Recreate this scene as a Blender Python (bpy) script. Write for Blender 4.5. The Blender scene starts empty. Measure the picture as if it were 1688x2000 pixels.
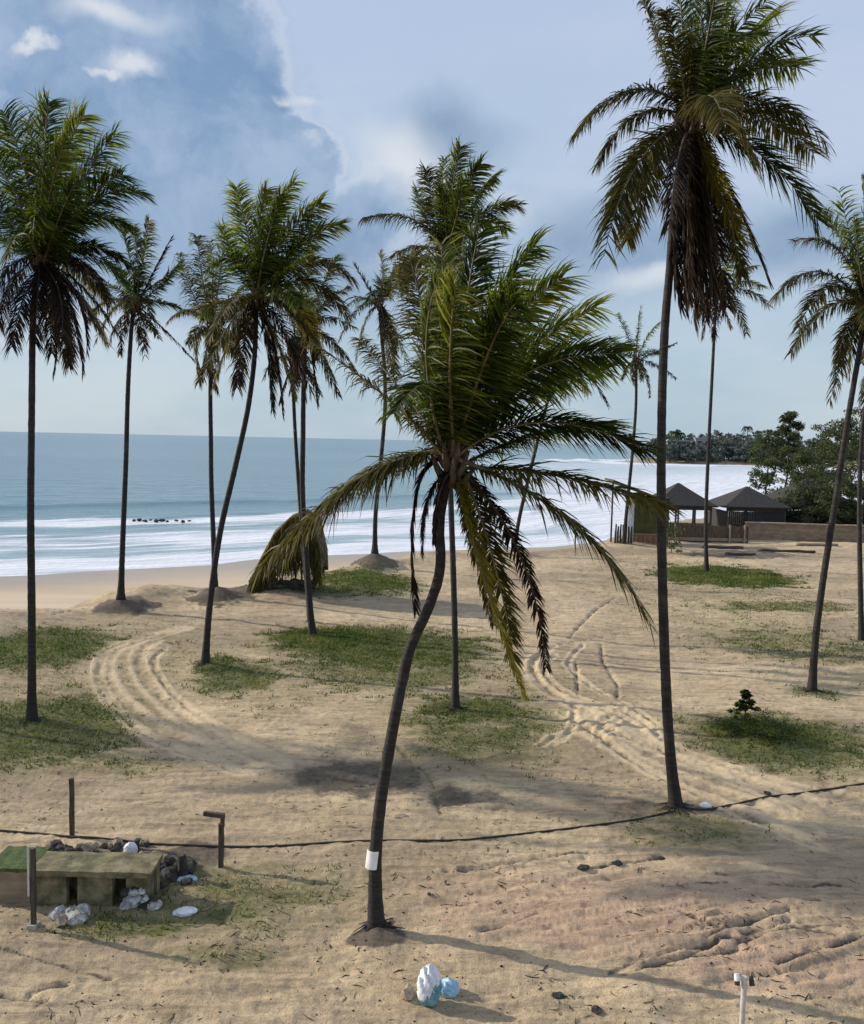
import bpy, bmesh, math, random
import numpy as np
from mathutils import Vector, Matrix

random.seed(7)
RNG = np.random.default_rng(11)
scene = bpy.context.scene
COL = scene.collection

# ------------------------------------------------------------------ camera
F = 1700.0; W0, H0 = 1688.0, 2000.0
CAM = np.array([0.0, 0.0, 8.0])
SLOPE = 0.0215
ROLL = math.atan(SLOPE)
HC = 842 + SLOPE * 844                       # horizon row in the middle column
PITCH = math.atan((1000 - HC) * math.cos(ROLL) / F)
cam_d = bpy.data.cameras.new('camera'); cam = bpy.data.objects.new('camera', cam_d); COL.objects.link(cam)
cam_d.sensor_fit = 'HORIZONTAL'; cam_d.sensor_width = 36.0; cam_d.lens = 36.0 * F / W0
cam_d.clip_start = 0.1; cam_d.clip_end = 60000
R = (Matrix.Rotation(math.radians(90) - PITCH, 3, 'X') @ Matrix.Rotation(ROLL, 3, 'Z'))
cam.matrix_world = Matrix.Translation(Vector(CAM)) @ R.to_4x4()
scene.camera = cam
RN = np.array(R)

def ray(px, py):
    return RN @ np.array([(px - W0 / 2) / F, -(py - H0 / 2) / F, -1.0])
def G(px, py, z=0.0):
    "world point where the sight line through a photo pixel meets height z"
    d = ray(px, py); t = (z - CAM[2]) / d[2]
    return CAM + d * t
def AT(px, py, Y):
    "world point on the sight line at distance Y"
    d = ray(px, py); return CAM + d * (Y / d[1])
def proj_dir(px, py):
    d = ray(px, py); return d / np.linalg.norm(d)

# ------------------------------------------------------------------ sun + sky
SUN_EL = math.radians(23)
SDIR = np.array([-0.95, 0.31]); SDIR /= np.linalg.norm(SDIR)
sv = Vector((SDIR[0] * math.cos(SUN_EL), SDIR[1] * math.cos(SUN_EL), math.sin(SUN_EL)))
sun_d = bpy.data.lights.new('sun', 'SUN'); sun_d.energy = 5.0; sun_d.angle = math.radians(0.6)
sun_d.color = (1.0, 0.90, 0.76)
sun = bpy.data.objects.new('sun', sun_d); COL.objects.link(sun)
sun.rotation_euler = sv.to_track_quat('Z', 'Y').to_euler(); sun.location = (0, 0, 60)

scene.view_settings.view_transform = 'Standard'
scene.view_settings.look = 'None'
scene.view_settings.exposure = 0.0
scene.view_settings.gamma = 1.0

class NT:
    def __init__(s, tree): s.t = tree; s.n = tree.nodes; s.l = tree.links
    def new(s, typ, **kw):
        n = s.n.new(typ)
        for k, v in kw.items(): setattr(n, k, v)
        return n
    def put(s, sock, v):
        if isinstance(v, bpy.types.NodeSocket): s.l.new(v, sock)
        elif v is not None: sock.default_value = v
    def math(s, op, a, b=None, c=None, clamp=False):
        n = s.new('ShaderNodeMath', operation=op, use_clamp=clamp)
        s.put(n.inputs[0], a); s.put(n.inputs[1], b); s.put(n.inputs[2], c)
        return n.outputs[0]
    def vmath(s, op, a, b=None, out=0):
        n = s.new('ShaderNodeVectorMath', operation=op)
        s.put(n.inputs[0], a); s.put(n.inputs[1], b)
        return n.outputs[out]
    def scale(s, a, k):
        n = s.new('ShaderNodeVectorMath', operation='SCALE'); s.put(n.inputs[0], a); s.put(n.inputs['Scale'], k)
        return n.outputs[0]
    def noise(s, vec, sc, det=4, rough=0.55, out='Fac', dist=0.0):
        n = s.new('ShaderNodeTexNoise'); s.put(n.inputs['Vector'], vec)
        n.inputs['Scale'].default_value = sc; n.inputs['Detail'].default_value = det
        n.inputs['Roughness'].default_value = rough; n.inputs['Distortion'].default_value = dist
        return n.outputs[out]
    def ss(s, v, a, b, lo=0.0, hi=1.0):
        n = s.new('ShaderNodeMapRange', interpolation_type='SMOOTHSTEP')
        s.put(n.inputs[0], v); s.put(n.inputs[1], a); s.put(n.inputs[2], b)
        s.put(n.inputs[3], lo); s.put(n.inputs[4], hi)
        return n.outputs[0]
    def mix(s, f, a, b, typ='MIX'):
        n = s.new('ShaderNodeMix', data_type='RGBA', blend_type=typ)
        s.put(n.inputs[0], f)
        s.put(n.inputs[6], a if isinstance(a, bpy.types.NodeSocket) else (*a, 1))
        s.put(n.inputs[7], b if isinstance(b, bpy.types.NodeSocket) else (*b, 1))
        return n.outputs[2]
    def mapping(s, vec, scale=(1, 1, 1), rot=(0, 0, 0), loc=(0, 0, 0)):
        n = s.new('ShaderNodeMapping'); s.put(n.inputs[0], vec)
        n.inputs['Scale'].default_value = scale; n.inputs['Rotation'].default_value = rot; n.inputs['Location'].default_value = loc
        return n.outputs[0]

def srgb(r, g, b):
    f = lambda c: ((c / 255 + 0.055) / 1.055) ** 2.4 if c > 10 else c / 255 / 12.92
    return (f(r), f(g), f(b))

world = bpy.data.worlds.new('World'); scene.world = world; world.use_nodes = True
w = NT(world.node_tree); w.n.clear()
wo = w.new('ShaderNodeOutputWorld'); bg = w.new('ShaderNodeBackground'); bg.inputs['Strength'].default_value = 0.1
w.l.new(bg.outputs[0], wo.inputs[0])
sky = w.new('ShaderNodeTexSky'); sky.sky_type = 'NISHITA'; sky.sun_disc = False
sky.sun_elevation = SUN_EL; sky.sun_rotation = math.atan2(SDIR[0], SDIR[1]); sky.air_density = 1.0; sky.dust_density = 1.0
tc = w.new('ShaderNodeTexCoord'); dirv = tc.outputs['Generated']
sep = w.new('ShaderNodeSeparateXYZ'); w.l.new(dirv, sep.inputs[0])
elev = sep.outputs[2]
# billow distortion of the direction, so that cloud edges are lobed
n1 = w.new('ShaderNodeTexNoise'); w.l.new(dirv, n1.inputs['Vector']); n1.inputs['Scale'].default_value = 7; n1.inputs['Detail'].default_value = 9; n1.inputs['Roughness'].default_value = 0.58
off = w.scale(w.vmath('SUBTRACT', n1.outputs['Color'], (0.5, 0.5, 0.5)), 0.16)
dist = w.vmath('ADD', dirv, off)
n2 = w.new('ShaderNodeTexNoise'); w.l.new(dirv, n2.inputs['Vector']); n2.inputs['Scale'].default_value = 3.0; n2.inputs['Detail'].default_value = 6; n2.inputs['Roughness'].default_value = 0.5
off2 = w.scale(w.vmath('SUBTRACT', n2.outputs['Color'], (0.5, 0.5, 0.5)), 0.22)
soft = w.vmath('ADD', dirv, off2)
def blob(vec, px, py, rx, ry, inner=0.82, outer=1.08):
    c = proj_dir(px, py)
    d = w.vmath('SUBTRACT', vec, tuple(c))
    m = w.mapping(d, scale=(F / rx, F / rx, F / ry))
    ln = w.vmath('LENGTH', m, out='Value')
    return w.ss(ln, outer, inner)
def union(*a):
    r = a[0]
    for b in a[1:]: r = w.math('MAXIMUM', r, b)
    return r
str_n = w.noise(w.mapping(dirv, scale=(1.0, 1.0, 3.2)), 2.6, 6, 0.55)
# clear-ish base between the cloud decks
base = w.mix(w.ss(elev, 0.0, 0.5), srgb(182, 205, 219), srgb(190, 207, 236))
base = w.mix(w.ss(str_n, 0.38, 0.66, 0, 0.75), base, srgb(206, 217, 240))
base = w.mix(w.ss(elev, 0.03, 0.20, 0.0, 1.0), w.mix(w.ss(str_n, 0.35, 0.7), srgb(176, 200, 218), srgb(198, 214, 226)), base)
# big blue-grey cumulus deck, upper left
big = union(blob(dist, 200, 40, 290, 150), blob(dist, 310, 180, 230, 140), blob(dist, 450, 320, 190, 115), blob(dist, 120, 400, 380, 200, 0.6, 1.3), blob(dist, 560, 440, 210, 90, 0.5, 1.3),
            blob(dist, 700, 420, 330, 80, 0.3, 1.3))
inner_n = w.noise(dist, 5.0, 5, 0.6)
inner2 = w.noise(dist, 11.0, 6, 0.6)
dark = w.mix(w.ss(w.math('ADD', w.math('MULTIPLY', inner_n, 0.7), w.math('MULTIPLY', inner2, 0.3)), 0.38, 0.60), srgb(118, 152, 190), srgb(168, 190, 218))
colr = w.mix(w.math('MULTIPLY', big, 0.92), base, dark)
# brighter rims: ring where the mask is half way
rim = w.math('MULTIPLY', w.ss(big, 0.05, 0.35), w.ss(big, 0.8, 0.35))
colr = w.mix(w.math('MULTIPLY', rim, 0.55), colr, srgb(214, 224, 238))
# lower grey bands
low = union(blob(soft, 1230, 490, 360, 95, 0.2, 1.3), blob(soft, 480, 480, 480, 110, 0.2, 1.4), blob(soft, 60, 420, 260, 130, 0.2, 1.4), blob(soft, 880, 250, 130, 45, 0.2, 1.4), blob(soft, 1620, 480, 260, 80, 0.2, 1.3))
colr = w.mix(w.math('MULTIPLY', low, 0.85), colr, w.mix(w.ss(inner_n, 0.35, 0.65), srgb(124, 152, 186), srgb(156, 180, 207)))
# white puffs
puff = union(blob(dist, 268, 128, 66, 40, 0.2, 1.1), blob(dist, 225, 150, 40, 16, 0.2, 1.1), blob(dist, 600, 280, 40, 30, 0.2, 1.2), blob(dist, 75, 68, 44, 18, 0.2, 1.1), blob(soft, 760, 290, 110, 60, 0.1, 1.3), blob(dist, 545, 165, 40, 18, 0.1, 1.2), blob(soft, 1260, 560, 100, 25, 0.1, 1.3), blob(soft, 220, 12, 110, 22, 0.1, 1.3))
colr = w.mix(w.math('MULTIPLY', puff, 0.85), colr, srgb(232, 237, 243))
colr = w.mix(w.ss(elev, -0.02, -0.1), colr, srgb(120, 120, 110))
cloud10 = w.scale(colr, 10.0)
mixn = w.mix(0.86, sky.outputs[0], cloud10)
w.l.new(mixn, bg.inputs['Color'])

# ------------------------------------------------------------------ numpy noise
_perm = RNG.permutation(512)
_ang = RNG.random(512) * 2 * np.pi
def pnoise(x, y):
    xi = np.floor(x).astype(np.int64); yi = np.floor(y).astype(np.int64)
    xf = x - xi; yf = y - yi
    def g(ix, iy, fx, fy):
        a = _ang[_perm[(ix + _perm[iy & 511]) & 511]]
        return np.cos(a) * fx + np.sin(a) * fy
    u = xf * xf * xf * (xf * (xf * 6 - 15) + 10); v = yf * yf * yf * (yf * (yf * 6 - 15) + 10)
    a = g(xi, yi, xf, yf) * (1 - u) + g(xi + 1, yi, xf - 1, yf) * u
    b = g(xi, yi + 1, xf, yf - 1) * (1 - u) + g(xi + 1, yi + 1, xf - 1, yf - 1) * u
    return (a * (1 - v) + b * v) * 1.5
def fbm(x, y, o=4, r=0.5):
    s = np.zeros_like(x); a = 1.0
    for i in range(o):
        s += a * pnoise(x + 17.3 * i, y - 9.1 * i); a *= r; x = x * 2.03; y = y * 2.03
    return s
def sstep(a, b, v):
    t = np.clip((v - a) / (b - a), 0, 1); return t * t * (3 - 2 * t)
def seg_dist(X, Y, pts, closed=False):
    d = np.full(X.shape, 1e9); n = len(pts)
    for i in range(n if closed else n - 1):
        ax, ay = pts[i]; bx, by = pts[(i + 1) % n]
        vx, vy = bx - ax, by - ay
        t = np.clip(((X - ax) * vx + (Y - ay) * vy) / (vx * vx + vy * vy + 1e-12), 0, 1)
        d = np.minimum(d, np.hypot(X - ax - t * vx, Y - ay - t * vy))
    return d
def near_dist(X, Y, pts, Rm=1.6):
    pts = np.asarray(pts); d = np.full(X.shape, 9.0)
    k = (X > pts[:, 0].min() - Rm) & (X < pts[:, 0].max() + Rm) & (Y > pts[:, 1].min() - Rm) & (Y < pts[:, 1].max() + Rm)
    if k.any(): d[k] = seg_dist(X[k], Y[k], [tuple(p) for p in pts])
    return d
def inside(X, Y, pts):
    c = np.zeros(X.shape, bool); n = len(pts)
    for i in range(n):
        ax, ay = pts[i]; bx, by = pts[(i + 1) % n]
        cond = ((ay > Y) != (by > Y)) & (X < (bx - ax) * (Y - ay) / (by - ay + 1e-12) + ax)
        c ^= cond
    return c
def sdist(X, Y, pts):
    d = seg_dist(X, Y, pts, True); return np.where(inside(X, Y, pts), d, -d)   # + inside
def catmull(pts, n=8):
    P = [np.array(p, float) for p in pts]; P = [2 * P[0] - P[1]] + P + [2 * P[-1] - P[-2]]
    out = []
    for i in range(1, len(P) - 2):
        for k in range(n):
            t = k / n
            out.append(0.5 * ((2 * P[i]) + (-P[i - 1] + P[i + 1]) * t + (2 * P[i - 1] - 5 * P[i] + 4 * P[i + 1] - P[i + 2]) * t * t + (-P[i - 1] + 3 * P[i] - 3 * P[i + 1] + P[i + 2]) * t ** 3))
    out.append(P[-2]); return np.array(out)

# ------------------------------------------------------------------ terrain description (metres)
SEA = -2.0
SHORE = [tuple(p) for p in catmull([(-400, 10), (-90, 42), (-30, 60), (-10.5, 73), (-2, 78), (7.5, 81), (17, 88), (27, 101), (44, 116), (72, 140), (132, 225), (205, 330), (240, 420), (205, 478), (150, 492), (112, 500), (120, 540), (260, 700), (700, 1600), (1400, 4200)], 6)] + [(6000, 4200), (6000, -3000), (-3000, -3000), (-3000, -150)]
EDGE = [tuple(p) for p in catmull([(-400, -20), (-60, 24), (-19, 37.5), (-16.4, 43), (-12, 44.5), (-9, 46), (-6.8, 50), (-1.5, 60), (5.8, 63.5), (13.2, 67.5), (17.5, 76), (24, 90), (38, 104), (62, 122), (130, 205), (215, 325), (252, 420), (210, 486), (150, 502), (125, 508), (132, 545), (280, 700), (715, 1600), (1415, 4200)], 6)] + [(5990, 4190), (5990, -2990), (-2990, -2990), (-2990, -200)]

def gl(pts): return [tuple(G(x, y)[:2]) for x, y in pts]
TRACKS = [  # (polyline in ground metres, half width)
    (catmull(gl([(420, 1226), (340, 1238), (270, 1256), (222, 1276), (206, 1306), (222, 1350), (285, 1402), (380, 1448), (470, 1484), (580, 1515)])), 0.20),
    (catmull(gl([(360, 1246), (300, 1258), (272, 1284), (290, 1330), (345, 1382), (420, 1430), (520, 1478), (620, 1510)])), 0.20),
    (catmull(gl([(1100, 1245), (1045, 1285), (1050, 1335), (1100, 1372), (1180, 1410), (1250, 1440), (1310, 1485)])), 0.16),
    (catmull(gl([(1060, 1265), (1040, 1300), (1075, 1352), (1150, 1385), (1230, 1420), (1300, 1460)])), 0.13),
    (catmull(gl([(1085, 1380), (1140, 1400), (1200, 1440), (1290, 1470), (1420, 1520), (1560, 1570), (1690, 1620)])), 0.20),
    (catmull(gl([(1020, 1490), (1080, 1450), (1150, 1430), (1210, 1400), (1230, 1375)])), 0.12),
    (catmull(gl([(1040, 1485), (1110, 1440), (1120, 1400), (1090, 1375)])), 0.10),
    (catmull(gl([(1100, 1380), (1160, 1440), (1220, 1480), (1330, 1530), (1480, 1590), (1690, 1680)])), 0.20),
    (catmull(gl([(850, 1580), (870, 1610), (888, 1636)])), 0.10),
    (catmull(gl([(878, 1580), (895, 1605), (912, 1632)])), 0.08),
    (catmull(gl([(1200, 1400), (1170, 1440), (1190, 1480)])), 0.10),
    (catmull(gl([(960, 1540), (985, 1560), (985, 1600)])), 0.07),
]
CRACKS = [catmull(gl(p)) for p in [
    [(1060, 1262), (1150, 1240), (1275, 1215)], [(1175, 1250), (1180, 1290), (1205, 1335), (1205, 1370)], [(1110, 1240), (1160, 1190), (1200, 1165)],
    [(1125, 1290), (1130, 1360)], [(1040, 1140), (1120, 1142), (1190, 1160)], [(1040, 1165), (1150, 1172)], [(1080, 1330), (1125, 1330)],
    [(80, 1215), (180, 1195), (230, 1180)], [(300, 1240), (400, 1228)], [(380, 1180), (440, 1180), (500, 1192)],
    [(780, 1460), (840, 1520), (860, 1590)], [(940, 1830), (1050, 1790)],
    [(1320, 1095), (1420, 1100)], [(1310, 1160), (1450, 1166)], [(1310, 1205), (1460, 1210)], [(1480, 1285), (1688, 1280)],
]]
RILLS = [catmull(gl(p)) for p in [
    [(1190, 1912), (1290, 1880), (1400, 1858)], [(1215, 1918), (1330, 1890), (1440, 1872)], [(1440, 1862), (1520, 1832), (1640, 1822)], [(1450, 1842), (1540, 1815)],
    [(1380, 1850), (1450, 1820), (1540, 1790)], [(1330, 1800), (1400, 1830)], [(1520, 1900), (1600, 1870)], [(1350, 1880), (1420, 1850), (1480, 1870)],
    [(1400, 1720), (1520, 1732)], [(1490, 1765), (1600, 1770)], [(1140, 1705), (1210, 1694), (1290, 1680)], [(870, 1705), (950, 1700), (1010, 1720)],
    [(900, 1705), (1050, 1680), (1200, 1668)], [(980, 1690), (1120, 1672)], [(1560, 1560), (1640, 1555), (1700, 1562)], [(1590, 1585), (1690, 1572)], [(0, 1845), (90, 1872), (215, 1905)],
    [(1260, 1905), (1360, 1905)], [(1560, 1830), (1640, 1840)], [(1620, 1870), (1690, 1850)], [(60, 1935), (130, 1920)], [(0, 1935), (90, 1952)],
    [(1500, 1740), (1640, 1745)], [(1180, 1560), (1260, 1562)], [(1300, 1745), (1420, 1738)],
]]
def ell(px, py, rx, ry):
    c = G(px, py); a = G(px + rx, py); t = G(px, py - ry); b = G(px, py + ry)
    return (c[0], (t[1] + b[1]) / 2, abs(a[0] - c[0]), abs(t[1] - b[1]) / 2)
GRASS = [(ell(80, 1275, 130, 46), 1.0), (ell(90, 1420, 220, 74), 0.95), (ell(465, 1325, 90, 36), 0.8), (ell(415, 1300, 40, 18), 1.0), (ell(740, 1262, 220, 40), 1.0),
         (ell(640, 1245, 120, 20), 1.2), (ell(760, 1310, 220, 50), 0.7), (ell(950, 1430, 170, 78), 0.75), (ell(920, 1390, 110, 26), 0.95), (ell(1420, 1124, 120, 19), 1.2), (ell(1530, 1184, 150, 11), 0.7),
         (ell(1560, 1262, 170, 40), 0.6), (ell(1530, 1462, 190, 62), 0.95), (ell(1500, 1448, 100, 28), 1.2), (ell(715, 1140, 100, 26), 1.0), (ell(1350, 1632, 140, 38), 0.6), (ell(600, 1160, 100, 14), 0.8),
         (ell(380, 1745, 330, 70), 0.65), (ell(440, 1865, 120, 26), 0.55), (ell(250, 1800, 150, 30), 0.75), (ell(480, 1700, 90, 30), 0.5), (ell(180, 1480, 200, 26), 0.5), (ell(20, 1690, 45, 30), 1.2), (ell(1590, 1355, 60, 14), 0.6), (ell(550, 1350, 120, 50), 0.35), (ell(1560, 1230, 250, 130), 0.32), (ell(950, 1400, 260, 130), 0.35), (ell(80, 1350, 300, 140), 0.4)]
DARK = [(ell(700, 1518, 165, 46), 0.72), (ell(880, 1560, 60, 25), 0.7), (ell(940, 1570, 80, 30), 0.5), (ell(1400, 1610, 160, 34), 0.45), (ell(735, 1838, 62, 24), 1.2), (ell(1250, 1588, 90, 20), 0.55),  # includes palm shade painted left of centre and below the tallest palm
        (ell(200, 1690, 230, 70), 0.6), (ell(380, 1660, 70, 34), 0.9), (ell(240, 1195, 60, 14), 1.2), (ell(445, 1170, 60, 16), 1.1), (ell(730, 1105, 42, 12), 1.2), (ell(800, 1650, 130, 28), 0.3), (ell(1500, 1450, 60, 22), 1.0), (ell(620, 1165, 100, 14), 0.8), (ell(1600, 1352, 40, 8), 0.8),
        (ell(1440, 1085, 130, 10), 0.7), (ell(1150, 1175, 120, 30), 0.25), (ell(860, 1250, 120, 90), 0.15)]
_new = [([(420, 1228), (350, 1232), (280, 1247), (215, 1268), (192, 1306), (205, 1352), (262, 1408), (360, 1458), (470, 1500), (560, 1522)], 0.13),
        ([(380, 1262), (330, 1268), (300, 1290), (318, 1330), (370, 1380), (440, 1425), (540, 1475), (590, 1498)], 0.11),
        ([(1100, 1262), (1060, 1300), (1085, 1345), (1160, 1382), (1240, 1412), (1310, 1462), (1420, 1505), (1560, 1548), (1700, 1590)], 0.12),
        ([(1120, 1395), (1190, 1420), (1260, 1455), (1350, 1500), (1480, 1555), (1690, 1640)], 0.14), ([(1060, 1375), (1130, 1418), (1200, 1470), (1290, 1525), (1420, 1590), (1560, 1650), (1700, 1710)], 0.12),
        ([(1150, 1240), (1110, 1290), (1150, 1340), (1230, 1390), (1320, 1450)], 0.10), ([(1130, 1480), (1180, 1445), (1240, 1415), (1290, 1400)], 0.09), ([(1600, 1585), (1640, 1560), (1700, 1545)], 0.12), ([(1560, 1590), (1620, 1575), (1700, 1570)], 0.10)]
TRACKS += [(catmull(gl(p)), w_) for p, w_ in _new]
PINK = [(ell(1200, 1800, 420, 110), 1.0), (ell(1500, 1900, 300, 90), 1.0)]
MOUNDS = [(G(237, 1197), 1.5, 0.55), (G(428, 1178), 1.7, 0.65), (G(732, 1107), 2.0, 0.75), (G(737, 1832), 0.8, 0.22), (G(1320, 1590), 0.7, 0.10), (G(1500, 1455), 1.5, 0.30), (G(560, 1168), 3.0, 0.5), (G(700, 1150), 4.0, 0.45), (G(300, 1170), 4.0, 0.45), (G(410, 1305), 1.2, 0.15), (G(60, 1290), 3.0, 0.25)]

def emask(X, Y, lst, soft=0.5, gs=1.0):
    m = np.zeros(X.shape)
    for (cx, cy, rx, ry), s in lst:
        r = np.hypot((X - cx) / rx, (Y - cy) / ry) * gs
        m = np.maximum(m, s * (1 - sstep(1 - soft, 1 + soft * 0.5, r)))
    return m
def height(X, Y, detail=True):
    X = np.asarray(X, float); Y = np.asarray(Y, float)
    sE = sdist(X, Y, EDGE) + fbm(X * 0.15, Y * 0.15, 3) * 1.2
    sS = sdist(X, Y, SHORE)
    z = fbm(X * 0.05 + 3, Y * 0.05, 3) * 0.22 + fbm(X * 0.3, Y * 0.3, 3) * 0.06
    md = 1 + 0.5 * fbm(X * 0.9, Y * 0.9, 3)
    z += 0.22 * np.exp(-((sE - 1.2) / 1.3) ** 2)
    for c, r, h in MOUNDS:
        d = np.hypot(X - c[0], (Y - c[1])) / r
        z += h * np.clip(1 - d * (0.7 + 0.3 * md), 0, 1) ** 1.4
    if detail:
        near = 1 - sstep(60, 110, np.hypot(X, Y))
        z += near * (0.038 * fbm(X * 0.7, Y * 2.2, 4, 0.62) + 0.012 * fbm(X * 6, Y * 6, 2))
        # eroded ridges in the bare foreground, running along the slope
        q = -X * 0.30 + Y * 0.95; p = X * 0.95 + Y * 0.30
        rid = 1 - np.abs(fbm(p * 0.22 + 5, q * 2.1, 3, 0.55)) * 2.2
        amp = emask(X, Y, PINK, 0.6) * 0.6 + 0.4
        z += near * amp * 0.035 * np.clip(rid, -0.5, 1)
        lg = (fbm(p * 0.13 + 9, q * 1.05, 3, 0.45) + 0.5) * 4.5
        fr = lg - np.floor(lg); stair = np.floor(lg) + sstep(0.0, 0.16, fr)
        z += near * emask(X, Y, PINK, 0.8) * 0.028 * (stair - lg)
        tr_n = np.clip(0.75 + 0.8 * fbm(X * 2.6, Y * 2.6, 3), 0.1, 1.5)
        for pts, hw in TRACKS:
            d = near_dist(X, Y, pts); d = d + 1.2 * hw * 4 * (2 - sstep(0, 1.4, np.hypot(X - pts[0][0], Y - pts[0][1])) - sstep(0, 1.4, np.hypot(X - pts[-1][0], Y - pts[-1][1])))
            z += near * tr_n * (-0.052 * np.exp(-(d / (hw * .8)) ** 2) + 0.024 * np.exp(-((d - hw * 1.5) / (hw * 0.55)) ** 2))
        wob = fbm(X * 0.9, Y * 0.9, 3) * 0.09
        for pts in CRACKS:
            d = near_dist(X, Y, pts) + np.abs(wob)
            z -= near * 0.07 * np.exp(-(d / 0.09) ** 2)
        for pts in RILLS:
            d = np.abs(near_dist(X, Y, pts) + wob)
            brk = np.clip(0.75 + fbm(X * 0.9, Y * 0.9, 2), 0, 1)
            z += near * brk * (-0.075 * np.exp(-(d / 0.05) ** 2) + 0.022 * np.exp(-((d - 0.13) / 0.08) ** 2))
    beach = SEA + np.clip(sS * 0.04, -6, 0.75) + fbm(X * 0.08, Y * 0.08, 2) * 0.06
    land = 1 - sstep(-3.0, 0.3, sE)                      # 1 = fully outside the plateau
    return z * (1 - land) + beach * land
def hz(x, y):
    return float(height(np.array([x]), np.array([y]))[0])

# ------------------------------------------------------------------ materials
def new_mat(name):
    m = bpy.data.materials.new(name); m.use_nodes = True
    t = NT(m.node_tree); t.n.clear()
    o = t.new('ShaderNodeOutputMaterial'); b = t.new('ShaderNodeBsdfPrincipled'); t.l.new(b.outputs[0], o.inputs[0])
    return m, t, b, o
def bump(t, b, h, strength=0.3, distance=0.05):
    n = t.new('ShaderNodeBump'); n.inputs['Strength'].default_value = strength; n.inputs['Distance'].default_value = distance
    t.l.new(h, n.inputs['Height']); t.l.new(n.outputs[0], b.inputs['Normal'])
def obj_co(t): return t.new('ShaderNodeTexCoord').outputs['Object']
def simple(name, c1, c2, sc=4.0, rough=0.8, bs=0.3, stretch=(1, 1, 1), det=6, dist=0.02, metal=0.0):
    m, t, b, o = new_mat(name)
    co = t.mapping(obj_co(t), scale=stretch)
    n = t.noise(co, sc, det, 0.62)
    t.l.new(t.mix(t.ss(n, 0.32, 0.68), c1, c2), b.inputs['Base Color'])
    b.inputs['Roughness'].default_value = rough; b.inputs['Metallic'].default_value = metal
    if bs: bump(t, b, t.noise(co, sc * 2.5, det, 0.65), bs, dist)
    return m

# ground
m_ground, t, b, o = new_mat('sand_ground')
geo = t.new('ShaderNodeNewGeometry'); pos = geo.outputs['Position']
def att(t, name): 
    a = t.new('ShaderNodeAttribute'); a.attribute_name = name; return a.outputs['Fac']
nA = t.noise(pos, 0.35, 5, 0.6); nB = t.noise(t.mapping(pos, scale=(1, 2.2, 1), rot=(0, 0, 0.25)), 1.8, 6, 0.7); nC = t.noise(pos, 9.0, 6, 0.75); nD = t.noise(pos, 38.0, 3, 0.7)
nS = t.noise(t.mapping(pos, scale=(0.7, 5.0, 1), rot=(0, 0, 0.12)), 1.0, 7, 0.72, dist=0.5)
c = t.mix(t.ss(nA, 0.35, 0.65), (0.54, 0.41, 0.25), (0.67, 0.525, 0.33))
nL = t.noise(t.mapping(pos, scale=(0.5, 1.2, 1), rot=(0, 0, 0.2)), 0.16, 5, 0.6, dist=0.4)
c = t.mix(t.ss(nL, 0.44, 0.62, 0, 0.7), c, (0.33, 0.255, 0.17))
c = t.mix(t.ss(nS, 0.45, 0.68, 0, 0.70), c, (0.21, 0.16, 0.11))
c = t.mix(t.ss(nB, 0.46, 0.72, 0, 0.6), c, (0.22, 0.165, 0.115))
c = t.mix(t.ss(nC, 0.50, 0.75, 0, 0.6), c, (0.20, 0.15, 0.10))
c = t.mix(t.ss(nD, 0.54, 0.68, 0, 0.6), c, (0.13, 0.10, 0.07))
c = t.mix(t.math('MULTIPLY', att(t, 'pink'), 0.55), c, t.mix(t.ss(nB, 0.35, 0.7), (0.58, 0.39, 0.27), (0.36, 0.235, 0.175)))
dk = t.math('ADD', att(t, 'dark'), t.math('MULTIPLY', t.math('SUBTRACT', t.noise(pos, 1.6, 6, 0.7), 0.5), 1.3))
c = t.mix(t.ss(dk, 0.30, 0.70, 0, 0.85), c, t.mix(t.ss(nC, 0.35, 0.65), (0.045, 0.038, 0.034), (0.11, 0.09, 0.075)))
ps = t.math('ADD', att(t, 'pale'), t.math('MULTIPLY', t.math('SUBTRACT', nC, 0.5), 0.6))
c = t.mix(t.ss(ps, 0.22, 0.75, 0, 0.75), c, (0.64, 0.505, 0.325))
gm = t.math('ADD', att(t, 'grass'), t.math('ADD', t.math('MULTIPLY', t.math('SUBTRACT', t.noise(t.mapping(pos, scale=(1, 1.6, 1)), 0.9, 7, 0.75), 0.5), 1.5), t.math('MULTIPLY', t.math('SUBTRACT', nC, 0.5), 0.9)))
gcol = t.mix(t.ss(nC, 0.3, 0.7), (0.042, 0.062, 0.014), (0.145, 0.145, 0.050))
c = t.mix(t.ss(gm, 0.02, 0.62, 0, 0.55), c, (0.22, 0.19, 0.09))
c = t.mix(t.ss(gm, 0.42, 0.95, 0, 0.9), c, gcol)
bc = t.mix(t.ss(t.noise(t.mapping(pos, scale=(0.4, 2, 1), rot=(0, 0, 0.5)), 0.25, 4, 0.5), 0.3, 0.7), (0.50, 0.39, 0.27), (0.56, 0.45, 0.32))
c = t.mix(att(t, 'beach'), c, bc)
c = t.mix(t.math('MULTIPLY', att(t, 'wet'), 0.75), c, (0.30, 0.25, 0.20))
t.l.new(c, b.inputs['Base Color'])
t.l.new(t.math('SUBTRACT', 0.95, t.math('MULTIPLY', att(t, 'wet'), 0.6)), b.inputs['Roughness'])
b.inputs['Specular IOR Level'].default_value = 0.3
hh = t.math('ADD', t.math('MULTIPLY', nB, 0.5), t.math('ADD', t.math('MULTIPLY', nC, 0.5), t.math('ADD', t.math('MULTIPLY', nD, 0.35), t.math('MULTIPLY', nS, 0.6))))
bn = t.new('ShaderNodeBump'); bn.inputs['Distance'].default_value = 0.09
t.l.new(t.math('MULTIPLY', t.math('SUBTRACT', 1.0, att(t, 'beach')), 0.8), bn.inputs['Strength'])
t.l.new(hh, bn.inputs['Height']); t.l.new(bn.outputs[0], b.inputs['Normal'])

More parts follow.
